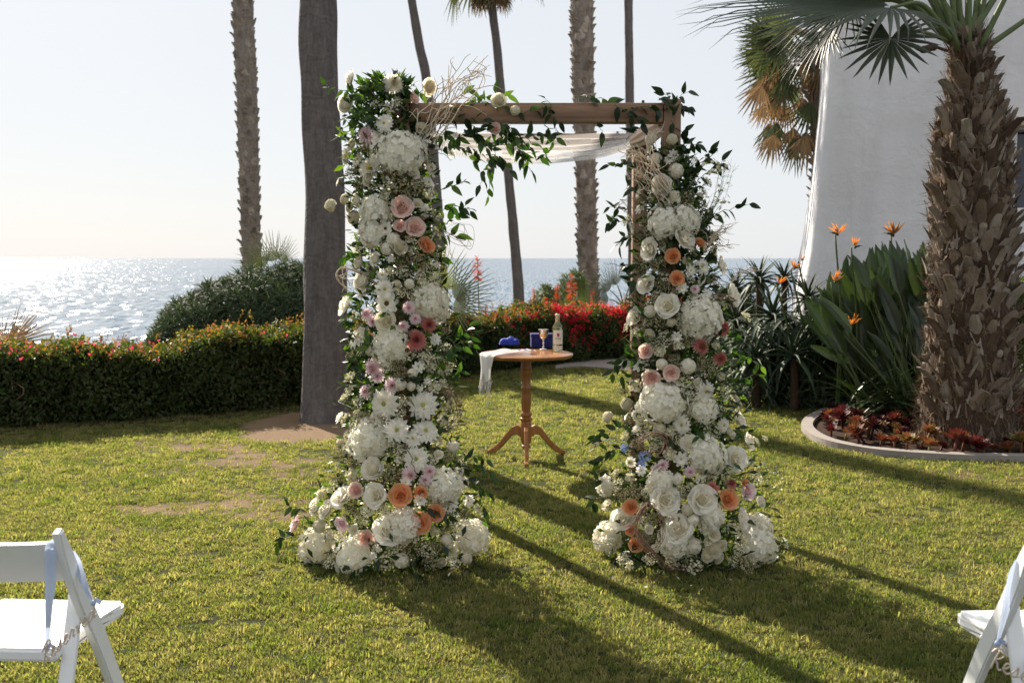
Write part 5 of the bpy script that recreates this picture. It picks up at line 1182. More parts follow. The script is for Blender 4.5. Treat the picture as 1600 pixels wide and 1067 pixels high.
PALM = None
def big_palm():
    Y = 8.2; B = G(1512, 692); Y = B[1]
    t = thing('palm_tree', 'thick shaggy palm with fan leaves standing in the curved planting bed', 'palm tree', (B[0], Y, 0))
    c = [(1513, 705, 92), (1513, 680, 88), (1513, 640, 84), (1514, 590, 79), (1516, 500, 74), (1517, 400, 72), (1518, 300, 70), (1518, 240, 64), (1518, 200, 60), (1518, 170, 44), (1516, 120, 34), (1514, 80, 26), (1513, 55, 18)]
    w3 = [P(x, y, Y) for x, y, _ in c]; w3[0][2] = .0; rad = [M_(r * .80, Y) for *_, r in c]
    vf, pp, rr, tg = trunk_tube(w3, rad, 32, .04, 3, 6); tr = into(MB().addm(vf).build('trunk', BARKD), t)
    z = pp[:, 2]
    ms = [boot_mesh(.19 * (.7 + .12 * k), .085 + .012 * k, .022, k, None, .12 + .09 * (k % 3)) for k in range(6)]
    items = boots(tr, pp, rr, tg, .17, .12, 32, 22, 300, ms, z_from=.08, jit=.12, sc=(1.0, .8), wild=.55)
    # fibre hair all round
    fb = MB(); n = 9000; zi = rng.random(n) ** 1.1 * (len(pp) - 2); k = zi.astype(int); a = rng.random(n) * 2 * PI
    ctr = pp[k] + (pp[k + 1] - pp[k]) * (zi - k)[:, None]; r = rr[k] * rng.uniform(.96, 1.06, n); o = np.stack([np.cos(a), np.sin(a), np.zeros(n)], 1); p = ctr + o * r[:, None]
    d = unit(o * rng.uniform(.1, .7, (n, 1)) + np.array([0, 0, 1]) * rng.normal(.1, .8, (n, 1)) + rng.normal(0, .5, (n, 3))); hair = np.array([(-.010, 0, 0), (.010, 0, 0), (.006, .5, .05), (-.006, .5, .05), (0, 1, .16)]); hf = np.array([(0, 1, 2, 3), (3, 2, 4, 4)])
    hair = np.array([(-.022, 0, 0), (.022, 0, 0), (.012, .5, .05), (-.012, .5, .05), (.004, 1, .16), (-.004, 1, .16)]); hf = np.array([(0, 1, 2, 3), (3, 2, 4, 5)])
    fb.scatter((hair, hf), yframes(d, o), p, rng.uniform(.05, .13, n)); 
    o_ = fb.build('fibre', FIBRE, tr, False); o_['kind'] = 'stuff'
    # torn fibre strips lying along the trunk between the leaf bases
    n = 1300; zi = rng.random(n) * (len(pp) - 2); k = zi.astype(int); a = rng.random(n) * 2 * PI; ctr = pp[k] + (pp[k + 1] - pp[k]) * (zi - k)[:, None]; r = rr[k] * rng.uniform(1.0, 1.09, n)
    o = np.stack([np.cos(a), np.sin(a), np.zeros(n)], 1); p = ctr + o * r[:, None]; d = unit(np.array([0, 0, 1.0]) + rng.normal(0, .28, (n, 3)) + o * rng.uniform(-.1, .3, (n, 1)))
    st_ = np.array([(-.05, 0, 0), (.05, 0, .01), (.06, .5, .03), (-.04, .5, .01), (.03, 1, .10), (-.01, 1.05, .12)]); fb = MB(); fb.scatter((st_, hf), yframes(d, o + rng.normal(0, .3, o.shape)), p, np.stack([rng.uniform(.12, .32, n), rng.uniform(.08, .17, n), rng.uniform(.1, .2, n)], 1))
    o_ = fb.build('torn_strips', BOOT, tr, False); o_['kind'] = 'stuff'
    top = P(1513, 60, Y); 
    def fr(bx, by, hx, hy, hY, dr, nm, Rl, nseg=36, span=120, hang=.3, seed=0, bend=.1, mat=FRONDT, prad=.017, wid=1.0):
        b = P(bx, by, Y - .12 if hY <= Y else Y + .05); frond(t, b, P(hx, hy, hY), dr, nm, Rl, mat, nseg, span, hang, prad, seed, bend, None, wid)
    # big fans spreading left over the sky
    fr(1486, 62, 1392, 12, Y - .45, [-1, -.12, -.02], [-.05, -.42, .90], 1.62, 44, 90, .26, 1, .20)
    fr(1488, 58, 1405, -45, Y - .1, [-1, .25, .10], [.05, -.35, .93], 1.30, 34, 80, .25, 2, .20)
    fr(1486, 66, 1330, 8, Y + .35, [-1, .1, -.38], [-.3, -.55, .75], .75, 30, 90, .35, 3, .25)
    fr(1480, 64, 1392, 60, Y - .75, [-.25, -.45, -.95], [-.30, -.75, .45], .42, 22, 150, .15, 4, .06, FRONDT, .011)
    fr(1490, 70, 1300, 45, Y + .5, [-.75, -.2, -.75], [-.6, -.5, .6], .62, 24, 60, .3, 5, .30)
    # risers going up out of the frame
    for i, (bx, hx, hy, dY) in enumerate(((1497, 1450, -90, -.3), (1504, 1488, -150, .1), (1514, 1515, -170, -.25), (1524, 1560, -130, .2), (1530, 1612, -90, -.3), (1536, 1650, -20, .1), (1495, 1430, -60, .5), (1520, 1540, -160, .7), (1500, 1470, -120, .8), (1530, 1600, -70, .9))):
        d = P(hx, hy, Y + dY) - top; d = unit(d); fr(bx, 78, hx + (hx - 1515) * .5, hy * 1.9, Y + dY, d + np.array([0, 0, .3]), [-d[0] * .4, -.3, 1], 1.0, 28, 95, .3, 10 + i, .02)
    # leaves round the back and the far side of the crown
    for i in range(7):
        a = R(25 + 130 * i / 6); d = np.array([math.cos(a), math.sin(a), .9]); hub = top + d * .95; frond(t, top, hub, d + np.array([0, 0, -.5]), [-d[0] * .4, -d[1] * .4, 1], 1.1, FRONDT, 28, 115, .5, .02, 30 + i, .1)
    # dry stub sticking out on the left of the crown
    into(MB().addm(tube(smooth_path([P(1480, 80, Y - .15), P(1460, 74, Y - .3), P(1442, 78, Y - .35), P(1432, 74, Y - .4)], 5), [.012] * 5 + [.03] * 6 + [.02] * 5, 7)).build('dry_stub', BARKD), t)
big_palm()

def fan_clump(label, px, py, Y, Rl, dirs, mat=FROND, zdrop=0):
    c = P(px, py, Y); g = ground_z(c[0], c[1]); t = thing('fan_palm', label, 'palm', (c[0], c[1], g), 0)
    into(MB().addm(tube([(c[0], c[1], g), (c[0], c[1], c[2] - .1)], [.10, .08], 8)).build('trunk', BARKD), t)
    for i, (dx, dz, k) in enumerate(dirs):
        d = np.array([dx, rng.normal(0, .15), dz]); frond(t, c - np.array([0, 0, .12]), c + unit(d) * .3 * k, d, [dz * .2 + rng.normal(0, .3), -1, .35], Rl * k, mat, 17, 70, .12, .010, i, .1, split=.28, wid=.9)
fan_clump('pale spiky fan palm behind the hedge seen between left column and table', 672, 478, 12.8, .62, ((1, .45, 1.05), (.9, .0, 1), (.5, .85, .95)), FRONDL)
fan_clump('fan palm rising just above the dark shrub left of the smooth trunk', 438, 432, 17, .62, ((-.8, .6, 1), (-.3, .9, .9), (.2, .9, .8)))
fan_clump('low fan palm behind the hedge left of the right column', 975, 470, 17, .50, ((-.8, .6, 1), (-.4, .9, 1), (-1, .1, .9), (.3, .9, .9)), FRONDT)
fan_clump('dry drooping fan palm top poking above the hedge at the far left', -20, 548, 12.0, .62, ((1, .35, 1), (.9, .15, 1), (.5, .4, .7)), DEADF)
fan_clump('spiky grass-like fan palm at the foot of the shaggy trunk in the arch', 905, 500, 18, .42, ((-.5, .8, 1), (.2, 1, 1), (.7, .6, 1), (-.9, .4, 1)))

# ------------------------------------------------------------------ WHITE BUILDING
def building():
    m, t, b, out = newmat('white_stucco'); v = world_pos(t); n = noise_(t, .7, 4, v); n2 = noise_(t, 1.6, 7, v, .62, .25); n3 = noise_(t, 60, 3, v)
    r = ramp(t, n.outputs[0], [(.3, (.74, .71, .72)), (.7, (.84, .82, .83))]); t.links.new(r.outputs[0], b.inputs['Base Color']); b.inputs['Roughness'].default_value = .9; b.inputs['Specular IOR Level'].default_value = .2
    cr = nd(t, 'ShaderNodeTexVoronoi', feature='DISTANCE_TO_EDGE'); wv = nd(t, 'ShaderNodeVectorMath', operation='MULTIPLY_ADD'); wv.inputs[1].default_value = (.9, .9, .9); t.links.new(n2.outputs['Color'], wv.inputs[0]); t.links.new(v, wv.inputs[2])
    t.links.new(wv.outputs[0], cr.inputs['Vector']); cr.inputs['Scale'].default_value = .75; cm = nd(t, 'ShaderNodeMapRange'); t.links.new(cr.outputs[0], cm.inputs[0]); cm.inputs['From Max'].default_value = .012; cm.inputs['To Min'].default_value = .93; cm.inputs['To Max'].default_value = 1.0
    stn = noise_(t, 2.2, 5, world_pos(t, (1, 1, .18)), .6); sm_ = nd(t, 'ShaderNodeMapRange'); t.links.new(stn.outputs[0], sm_.inputs[0]); sm_.inputs['From Min'].default_value = .35; sm_.inputs['From Max'].default_value = .62; sm_.inputs['To Min'].default_value = .90; sm_.inputs['To Max'].default_value = 1.0
    mm = nd(t, 'ShaderNodeMath', operation='MULTIPLY'); t.links.new(cm.outputs[0], mm.inputs[0]); t.links.new(sm_.outputs[0], mm.inputs[1]); mc = nd(t, 'ShaderNodeVectorMath', operation='SCALE'); t.links.new(r.outputs[0], mc.inputs[0]); t.links.new(mm.outputs[0], mc.inputs['Scale']); t.links.new(mc.outputs[0], b.inputs['Base Color'])
    bp = bump(t, b, n2.outputs[0], .6, .06); bump(t, b, n3.outputs[0], .25, .004, bp)
    Y = 13.0; t_ = thing('building', 'tall white stucco building with a flared corner behind the thick palm', 'building', (P(1300, 300, Y)[0], Y, 0))
    zr = 6.2; pr = [(1250, 560), (1257, 470), (1262, 430), (1270, 385), (1277, 330), (1284, 260), (1291, 180), (1297, 110), (1300, 40), (1302, -120)]
    L = [(P(x, y, Y)[0], P(x, y, Y)[2]) for x, y in pr]; L[0] = (L[0][0], 0.0); L = [(p[0], p[2]) for p in smooth_path([(a, 0, b) for a, b in L], 3)]; xr = P(1588, 250, Y)[0]; zr = L[-1][1]
    # left slab: stacked quads from the flared edge to the window jamb
    bm = bmesh.new(); D = 5.0; rows = []
    for x, z in L:
        rd = .14; rows.append([bm.verts.new((x + rd - rd * math.sin(q * PI / 12), Y + rd - rd * math.cos(q * PI / 12), z)) for q in range(6, -1, -1)] + [bm.verts.new((xr, Y, z)), bm.verts.new((xr, Y + D, z)), bm.verts.new((x * (Y + D) / Y - .22, Y + D, z))])
    for a, b2 in zip(rows, rows[1:]):
        for i in range(10): bm.faces.new((a[i], a[(i + 1) % 10], b2[(i + 1) % 10], b2[i]))
    bm.faces.new(rows[0][::-1]); bm.faces.new(rows[-1]); bmesh.ops.recalc_face_normals(bm, faces=bm.faces)
    me = bpy.data.meshes.new('wall'); bm.to_mesh(me); bm.free(); me.materials.append(m); me.polygons.foreach_set('use_smooth', np.ones(len(me.polygons), bool)); me.set_sharp_from_angle(angle=R(35))
    o = bpy.data.objects.new('wall', me); COL.objects.link(o); into(o, t_)
    zt, zb = P(1590, 202, Y)[2], P(1590, 325, Y)[2]; x2 = xr + 1.5; x3 = 11.5
    def blk(nm, x0, x1, y0, y1, z0, z1, mat=m, bev=.0):
        v, f = box(x1 - x0, y1 - y0, z1 - z0, bev); return into(MB().add(v + [(x0 + x1) / 2, (y0 + y1) / 2, (z0 + z1) / 2], f).build(nm, mat, None, 'auto'), t_)
    blk('wall', xr, x2, Y, Y + D, 0, zb); blk('wall', xr, x2, Y, Y + D, zt, zr); blk('wall', x2, x3, Y, Y + D, 0, zr)
    dk = plain('dark_window_glass', (.012, .02, .045), .08, spec=.6); fm = plain('window_frame_blue', (.03, .05, .11), .5)
    w_ = blk('window', xr, x2, Y + .30, Y + .34, zb, zt, dk)
    for z in (zb + .03, (zb + zt) / 2, zt - .03):
        v, f = box(x2 - xr, .05, .06, .005); s = MB().add(v + [(xr + x2) / 2, Y + .27, z], f).build('frame_bar', fm, None, 'auto'); s.parent = w_; s.matrix_parent_inverse = w_.matrix_parent_inverse.copy()
    for x in (xr + .03, (xr + x2) / 2, x2 - .03):
        v, f = box(.05, .052, zt - zb - .004, .005); s = MB().add(v + [x, Y + .268, (zb + zt) / 2], f).build('frame_bar', fm, None, 'auto'); s.parent = w_; s.matrix_parent_inverse = w_.matrix_parent_inverse.copy()
    blk('window_sill', xr - .05, x2 + .05, Y - .07, Y - .003, zb - .07, zb - .005, m, .015)
    blk('window_ledge', xr - .02, x2 + .3, Y - .16, Y - .003, zt + .02, zt + .14, plain('ochre_stucco', (.55, .44, .30), .9), .02)
building()

# ------------------------------------------------------------------ HEDGES, SHRUBS, PLANTS
HG = leafmat('hedge_leaf', [(.028, .050, .018), (.045, .07, .022), (.06, .09, .026), (.05, .045, .020)], .38, (1.6, 1.7, .5), .62, 8, .22)
HY = leafmat('hedge_new_leaf', [(.16, .20, .03), (.24, .17, .04), (.30, .13, .04), (.20, .22, .05), (.28, .09, .05)], .5, (1.5, 1.2, .5), .5, 8)
HR = leafmat('bougainvillea_bract', [(.50, .008, .035), (.58, .015, .06), (.42, .01, .025), (.60, .04, .05)], .40, (1.4, .8, .9), .6, 8, .2)
HP = leafmat('pink_bract', [(.62, .06, .10), (.66, .14, .14), (.60, .05, .16)], .45, (1.4, .8, .8), .6, 8, .2)
SOIL = BEDMAT
def hedge(label, i0, i1, hfun, wid, nleaf, redfun, topcol=.5, back=0.0, seed=0):
    path = HEDGE[i0:i1 + 1]; seg = np.concatenate([[0], np.cumsum(np.linalg.norm(np.diff(path, axis=0), axis=1))]); Ltot = seg[-1]
    c = path[len(path) // 2]; t = thing('hedge', label, 'hedge', (c[0], c[1], 0))
    def at(s_, v, z):   # s along, v across (-1 front..1 back), z height fraction 0..1
        x = np.interp(s_, seg, path[:, 0]); y = np.interp(s_, seg, path[:, 1]); k = np.clip(np.searchsorted(seg, s_) - 1, 0, len(path) - 2)
        tg = unit(path[k + 1, :2] - path[k, :2]); nrm = np.stack([-tg[:, 1], tg[:, 0]], 1); h = hfun(x)
        lump = .10 * np.sin(s_ * 2.3 + 1) + .08 * np.sin(s_ * 5.1) + .05 * np.sin(s_ * 11.7) + .03 * np.sin(s_ * 23)
        hh = h + lump * .5; w_ = wid * .5 * (1 - .28 * np.clip(z - .75, 0, 1) ** 2 * 4) * (.86 + .14 * np.clip(z * 5, 0, 1)) + .06 * np.sin(s_ * 6 + z * 5) + .03 * np.sin(s_ * 15 - z * 7)
        return np.stack([x + nrm[:, 0] * v * w_, y + nrm[:, 1] * v * w_, z * hh], 1), nrm
    n = nleaf; face = rng.random(n); s_ = rng.random(n) * Ltot; v = np.where(face < .55, -1 + np.abs(rng.normal(0, .10, n)), np.where(face < .8, rng.uniform(-1, 1, n), rng.uniform(-.9, 1, n)))
    z = np.where(face < .55, rng.random(n), np.where(face < .8, 1 - np.abs(rng.normal(0, .07, n)), rng.random(n))); z = np.clip(z, .03, 1.12)
    p, nrm = at(s_, v, z); p += rng.normal(0, .022, p.shape); p[:, 2] = np.maximum(p[:, 2], .03)
    out = np.stack([nrm[:, 0] * v, nrm[:, 1] * v, np.clip(z - .8, 0, 1) * 4], 1)
    nn = unit(out + rng.normal(0, .55, (n, 3)) + np.array([0, 0, .3])); d = unit(rng.normal(0, 1, (n, 3)) + np.array([0, 0, -.2])); sz = rng.uniform(.035, .062, n)
    fr = yframes(d, nn); top = (z > .90 - .06 * np.sin(s_ * 5)) & (rng.random(n) < topcol + .25 * (z > .98)); mb = MB()
    clump = np.clip(.9 * np.sin(s_ * 5.3 + z * 4) + .8 * np.sin(s_ * 11.7 - z * 9) + .5 + .6 * (z > .85), 0, 1.6); red = rng.random(n) < redfun(p[:, 0], z) * clump; a = ~top & ~red; mb.scatter(LEAFLO, fr[a], p[a], sz[a], 0); b = top & ~red; mb.scatter(LEAFLO, fr[b], p[b], sz[b] * .8, 1)
    ni = int(Ltot * 5200); s3 = rng.random(ni) * Ltot; p3, _ = at(s3, rng.uniform(-.8, .8, ni), rng.random(ni) * .95); q1 = np.array([(-.28, 0, 0), (.28, 0, 0), (.22, 1, .12), (-.22, 1, -.1)]); mb.scatter((q1, np.array([(0, 1, 2, 3)])), yframes(rdir(ni), rdir(ni)), p3, rng.uniform(.06, .10, ni), 0)
    q = into(mb.build('foliage', [HG, HY]), t); q['kind'] = 'stuff'
    # shoots standing up out of the clipped top
    m = int(Ltot * 16); s2 = rng.random(m) * Ltot; p2, _ = at(s2, rng.uniform(-.9, .9, m), np.full(m, .97)); sh = MB(); st = MB()
    for i in range(m):
        L = rng.uniform(.04, .16) * (1.8 if rng.random() < .10 else 1); dr = unit(np.array([rng.normal(0, .3), rng.normal(0, .3), 1])); q0 = p2[i]; q1 = q0 + dr * L; st.addm(tube([q0, q1], .003, 3, False)); k = int(5 + L * 50)
        u = rng.random(k)[:, None]; dd = unit(rng.normal(0, 1, (k, 3)) + dr * .8); sh.scatter(LEAFLO, yframes(dd, rdir(k)), q0 + (q1 - q0) * u, rng.uniform(.022, .042, k), 0, np.full(k, rng.random()))
    into(sh.build('young_shoots', HY), t)['kind'] = 'stuff'
    # flowers
    k = np.where(red)[0]; fm = MB()
    if len(k):
        kk = np.repeat(k, 2); fm.scatter(LEAF2LO, yframes(unit(rng.normal(0, 1, (len(kk), 3))), nn[kk]), p[kk] + rng.normal(0, .02, (len(kk), 3)) + nn[kk] * .015, rng.uniform(.03, .045, len(kk)), 0); into(fm.build('flower_bracts', HR if seed else HP), t)['kind'] = 'stuff'
    # woody stems inside, visible low down
    for i in range(int(Ltot * 3.2)):
        s0 = np.array([rng.random() * Ltot]); a0, _ = at(s0, np.array([rng.uniform(-.5, .1)]), np.array([0.0])); a0 = a0[0]
        for _ in range(3):
            q = [a0, a0 + [rng.normal(0, .08), rng.normal(-.03, .05), .15], a0 + [rng.normal(0, .18), rng.normal(-.05, .1), .36], a0 + [rng.normal(0, .25), rng.normal(0, .1), .6]]; st.addm(tube(smooth_path(q, 4), np.linspace(.012, .004, 13), 5, False), mi=0)
    into(st.build('woody_stems', MT['twig']), t)['kind'] = 'stuff'
    return t
LEAF2LO = leaf_shape(1, .75, .2, .1, 4)
gap = 24
def hL(x): return np.interp(x, [-9, -5, -3.6, -2.2, -1.5], [.74, .74, .74, .80, .82])
def hR(x): return np.interp(x, [-1.8, -.5, 1.0, 2.2, 4], [.80, .78, .80, .84, .84])
i_split = 27
hedge('clipped green hedge with orange new growth along the left of the lawn', 4, i_split, hL, .85, 30000, lambda x, z: np.where((z > .93), .06 * np.clip((-3.2 - x) / 1.0, .08, 1) + .012, .0), .5, seed=0)
hedge('bougainvillea hedge with bright red flowers behind the table', i_split, 46, hR, .95, 24000, lambda x, z: np.where(z > .25, np.interp(x, [-1.5, -.2, .25, .5, 2.2, 3], [.02, .02, .10, .42, .42, .1]) * np.clip((z - .1) * 1.3, 0, 1), 0), .55, seed=1)

def hedge_soil():
    path = HEDGE[2:]; a = offset(path, -.62); b = offset(path, 1.4); n = len(path)
    V = np.concatenate([np.c_[a[:, :2], np.full(n, .006)], np.c_[b[:, :2], np.full(n, .006)]]); mb = MB(); mb.add(V, np.array([(i, i + 1, n + i + 1, n + i) for i in range(n - 1)])); tag(mb.build('hedge_bed', SOIL), 'strip of dark bare soil under the hedge', kind='structure')
hedge_soil()

def mound(name, label, cat, px0, px1, pybase, prof, Y, depth, mat, n, lsz, shape, stems=True, rosette=False):
    """bush whose outline in the photograph is prof [(px, py)]; leaves through its volume"""
    xs = np.array([p[0] for p in prof], float); ys = np.array([p[1] for p in prof], float); c = P((px0 + px1) / 2, pybase, Y); g = min(ground_z(c[0], Y), c[2]); t = thing(name, label, cat, (c[0], Y, g))
    px = rng.uniform(px0, px1, n); top = np.interp(px, xs, ys); u = rng.random(n) ** 1.6; yo = rng.uniform(-1, 1, n); a = (px - px0) / (px1 - px0)
    env = np.sqrt(np.clip(1 - yo ** 2, 0, 1)); lum = 6 * np.sin(px * .11) + 5 * np.sin(px * .27 + yo * 3)
    py = pybase - (pybase - top) * (1 - u * .95) * (.35 + .65 * env) + lum * .5 * (1 - u); p = np.array([P(x, y, Y + o * depth) for x, y, o in zip(px, py, yo)]); cc = np.array([c[0], Y, c[2]])
    out = unit((p - cc) * np.array([.6, 1, 1.0]) + rng.normal(0, .25, (n, 3)) + [0, 0, .3])
    mb = MB()
    if rosette:
        k = 9; m = n // k; p = p[:m]; out = out[:m]; fr0 = np.stack([zframe(o, rng.random() * 6) for o in out])
        for j in range(k):
            el = rng.uniform(.1, 1.1, m); az = j * 2 * PI / k + rng.normal(0, .2, m); dl = np.stack([np.cos(az) * np.cos(el), np.sin(az) * np.cos(el), np.sin(el)], 1); d = np.einsum('mij,mj->mi', fr0, dl)
            mb.scatter(shape, yframes(d, out + rng.normal(0, .1, out.shape)), p, rng.uniform(.7, 1.2, m) * lsz, 0)
    else: mb.scatter(shape, yframes(unit(out * .6 + rng.normal(0, .7, (n, 3))), unit(out + rng.normal(0, .5, (n, 3)))), p, rng.uniform(.6, 1.3, n) * lsz, 0)
    into(mb.build('crown', mat), t)['kind'] = 'stuff'
    st = MB()
    for i in range(14):
        q = p[rng.integers(len(p))]; b0 = np.array([c[0] + rng.normal(0, .25), Y + rng.normal(0, .2), ground_z(c[0], Y) - .05]); st.addm(tube(smooth_path([b0, (b0 + q) / 2 + rng.normal(0, .08, 3), q], 4), np.linspace(.03, .008, 9), 5, False))
    into(st.build('branches', MT['twig']), t); return t
STRAP = leaf_shape(1, .13, .3, .35, 5)
BUSH = leafmat('shrub_leaf', [(.022, .042, .02), (.04, .062, .028), (.06, .085, .035), (.035, .055, .028)], .2, (1.3, 1.4, .6), .65, 6, .2)
BUSH2 = leafmat('shrub_leaf_light', [(.045, .075, .02), (.075, .11, .028), (.11, .14, .04)], .32, (1.4, 1.4, .5), .5, 6)
mound('aloe_shrub', 'large dark domed shrub of strappy leaves behind the left hedge', 'shrub', 238, 500, 545, [(238, 530), (262, 490), (290, 466), (320, 450), (352, 436), (390, 426), (430, 420), (470, 412), (500, 410)], 12.6, .9, BUSH, 22000, .14, STRAP, rosette=True)
mound('round_shrub', 'rounded green shrub beyond the flowering hedge left of the shaggy trunk', 'shrub', 826, 915, 500, [(826, 485), (840, 460), (850, 448), (868, 450), (880, 432), (897, 424), (915, 435)], 19, .5, BUSH2, 7000, .12, STRAP, rosette=True)
mound('round_shrub', 'dark shrub showing at the right edge behind the thick palm', 'shrub', 1560, 1680, 690, [(1560, 450), (1590, 438), (1620, 430), (1680, 440)], 10.6, .5, BUSH2, 9000, .07, LEAFLO)
mound('round_shrub', 'low green shrub between the right column and the aloes', 'shrub', 1085, 1180, 600, [(1085, 500), (1110, 470), (1140, 455), (1180, 450)], 13.8, .4, BUSH, 6000, .18, STRAP, rosette=True)

# torch flowers above the hedge
TORCH = leafmat('torch_flower', [(.55, .08, .03), (.62, .16, .04), (.50, .06, .04)], .3, (1.3, .8, .6), .5, 30)
def torch(px, ytop, ybot, Y, h, label):
    b = P(px, ybot, Y); tp = P(px, ytop, Y); hh = np.linalg.norm(tp - b); t = thing('torch_aloe', label, 'flower', (b[0], Y, ground_z(b[0], Y)))
    g = np.array([b[0] + .03, Y, min(b[2], ground_z(b[0], Y)) - .02]); into(MB().addm(tube(smooth_path([g, b + [.02, 0, 0], tp], 6), np.linspace(.012, .005, 13), 6)).build('stalk', MT['stem']), t)
    mb = MB(); n = 70; u = rng.random(n); L = M_(h, Y); a = rng.random(n) * 6.28; pr = tp + np.array([0, 0, .02]) - np.stack([np.zeros(n), np.zeros(n), u * L], 1); d = np.stack([np.cos(a), np.sin(a), -.8 + 1.6 * (1 - u)], 1)
    mb.scatter(OLIVE, yframes(unit(d), rdir(n)), pr, (.02 + .05 * np.sqrt(u) * (1 - .5 * u)) * L / .22 * 1.4); into(mb.build('flower_spike', TORCH), t)
    lf = MB(); k = 16
    for i in range(k):
        a = i * 2.4; el = rng.uniform(.4, 1.2); d = np.array([math.cos(a) * math.cos(el), math.sin(a) * math.cos(el), math.sin(el)]); v, f = leaf_shape(1, .10, .5, .45, 6)
        o = put('leaf', lf_mesh(), t, g + np.array([0, 0, max(.05, (ground_top(Y, px) - g[2]) * .7)]), yframe(d, [0, 0, 1]), .55)
def ground_top(Y, px): return P(px, 520, Y)[2]
_lf = []
def lf_mesh():
    if not _lf: _lf.append(MB().addm(leaf_shape(1, .10, .5, .45, 7), var=0.0).mesh('leaf', BUSH))
    return _lf[0]
torch(746, 404, 480, 14.6, 34, 'tall single red torch flower against the sea'); torch(758, 482, 520, 14.4, 20, 'short red torch flower below the tall one')
torch(834, 452, 500, 16.6, 18, 'orange torch flower left of the round shrub'); torch(893, 432, 500, 16.8, 36, 'slim orange torch flower in front of the round shrub'); torch(871, 446, 500, 17.2, 22, 'dull brown torch flower at the middle of the round shrub'); torch(926, 455, 505, 17.0, 20, 'brownish torch flower at the foot of the shaggy trunk')

# aloes
ALOE = leafmat('aloe_leaf', [(.030, .048, .028), (.045, .068, .036), (.06, .085, .045)], .08, (1, 1, 1), .6, 8, .25)
def succ_leaf(L, W, T, arc, nu=8):
    V = []
    for i in range(nu):
        u = i / (nu - 1); w = W * .5 * (1 - u ** 1.6) * (.8 + .4 * u * (1 - u)) + .001; th = T * (1 - u) + .0008; a = arc * u; x = L * u; 
        y = L * (math.sin(a) / a * u if a > .01 else u); z = -L * (1 - math.cos(a)) / max(a, .01) * u
        V += [(-w, y, z + th * .5), (0, y, z), (w, y, z + th * .5), (0, y, z - th)]
    return np.array(V), gridf(nu, 4, True)
ALV = [MB().addm(succ_leaf(1, .13, .035, a), var=0.0).mesh('leaf', ALOE) for a in (.5, 1.0, 1.5)]
def aloe(px, py, Y, L, label, n=26, tilt=0.0, stalk=True):
    c = P(px, py, Y); t = thing('aloe', label, 'aloe', (c[0], Y, 0), 0, 'aloes left of the bird of paradise clump')
    if stalk: into(MB().addm(tube(smooth_path([(c[0] + .05, Y + .1, 0), (c[0] + .03, Y + .05, c[2] * .5), tuple(c)], 5), np.linspace(.05, .035, 11), 8)).build('stem', BARKD), t)
    for i in range(n):
        u = (i + .5) / n; a = i * 2.39996; el = 1.35 - 1.55 * u; d = np.array([math.cos(a) * math.cos(el), math.sin(a) * math.cos(el) - tilt, math.sin(el)]); k = 0 if u < .35 else (1 if u < .7 else 2)
        put('leaf', ALV[k], t, c + np.array([0, 0, .04 * (1 - u)]), yframe(d, unit(np.array([0, 0, 1.0]) + rng.normal(0, .12, 3) + (np.array([-math.cos(a), -math.sin(a), 0]) * (1 if el > .9 else 0)))), L * (.75 + .35 * u) * rng.uniform(.85, 1.12))
for a in ((1186, 440, 11.4, .44, 'aloe rosette rising highest against the sea beside the right column'), (1208, 498, 10.6, .52, 'large aloe rosette at the middle of the dark aloe clump'), (1150, 505, 11.0, .42, 'aloe rosette partly hidden behind the right column flowers'),
          (1262, 470, 11.2, .45, 'aloe rosette beside the left bird of paradise flowers'), (1180, 565, 10.2, .46, 'low aloe rosette near the path end'), (1240, 560, 10.0, .52, 'low aloe rosette with long arching leaves at the bed front'), (1285, 540, 10.5, .50, 'aloe rosette half hidden by the bird of paradise leaves'), (1150, 455, 12.0, .40, 'small aloe rosette behind the white flower beside the right column'),
          (1225, 440, 12.0, .40, 'aloe rosette just left of the building corner')): aloe(*a)
def skirtleaves():
    t = thing('leaf_litter', 'mass of dry hanging aloe leaves filling the shade of the bed', 'plants', tuple(G(1210, 600)))
    n = 3400; px = rng.uniform(1140, 1440, n); Y = rng.uniform(10.2, 11.8, n); z = rng.uniform(.04, 1.0, n) * np.interp(px, [1140, 1250, 1430], [.85, 1.0, .9]); p = np.stack([(px - 800) / F * Y, Y, z], 1)
    a = rng.random(n) * 6.28; d = np.stack([np.cos(a), np.sin(a) - .4, rng.uniform(-.9, .3, n)], 1); mb = MB(); mb.scatter(STRAP, yframes(unit(d), np.tile([0, 0, 1.0], (n, 1)) + rng.normal(0, .2, (n, 3))), p, rng.uniform(.2, .42, n)); 
    o = into(mb.build('leaves', ALOE), t); o['kind'] = 'stuff'; t['kind'] = 'stuff'
skirtleaves()

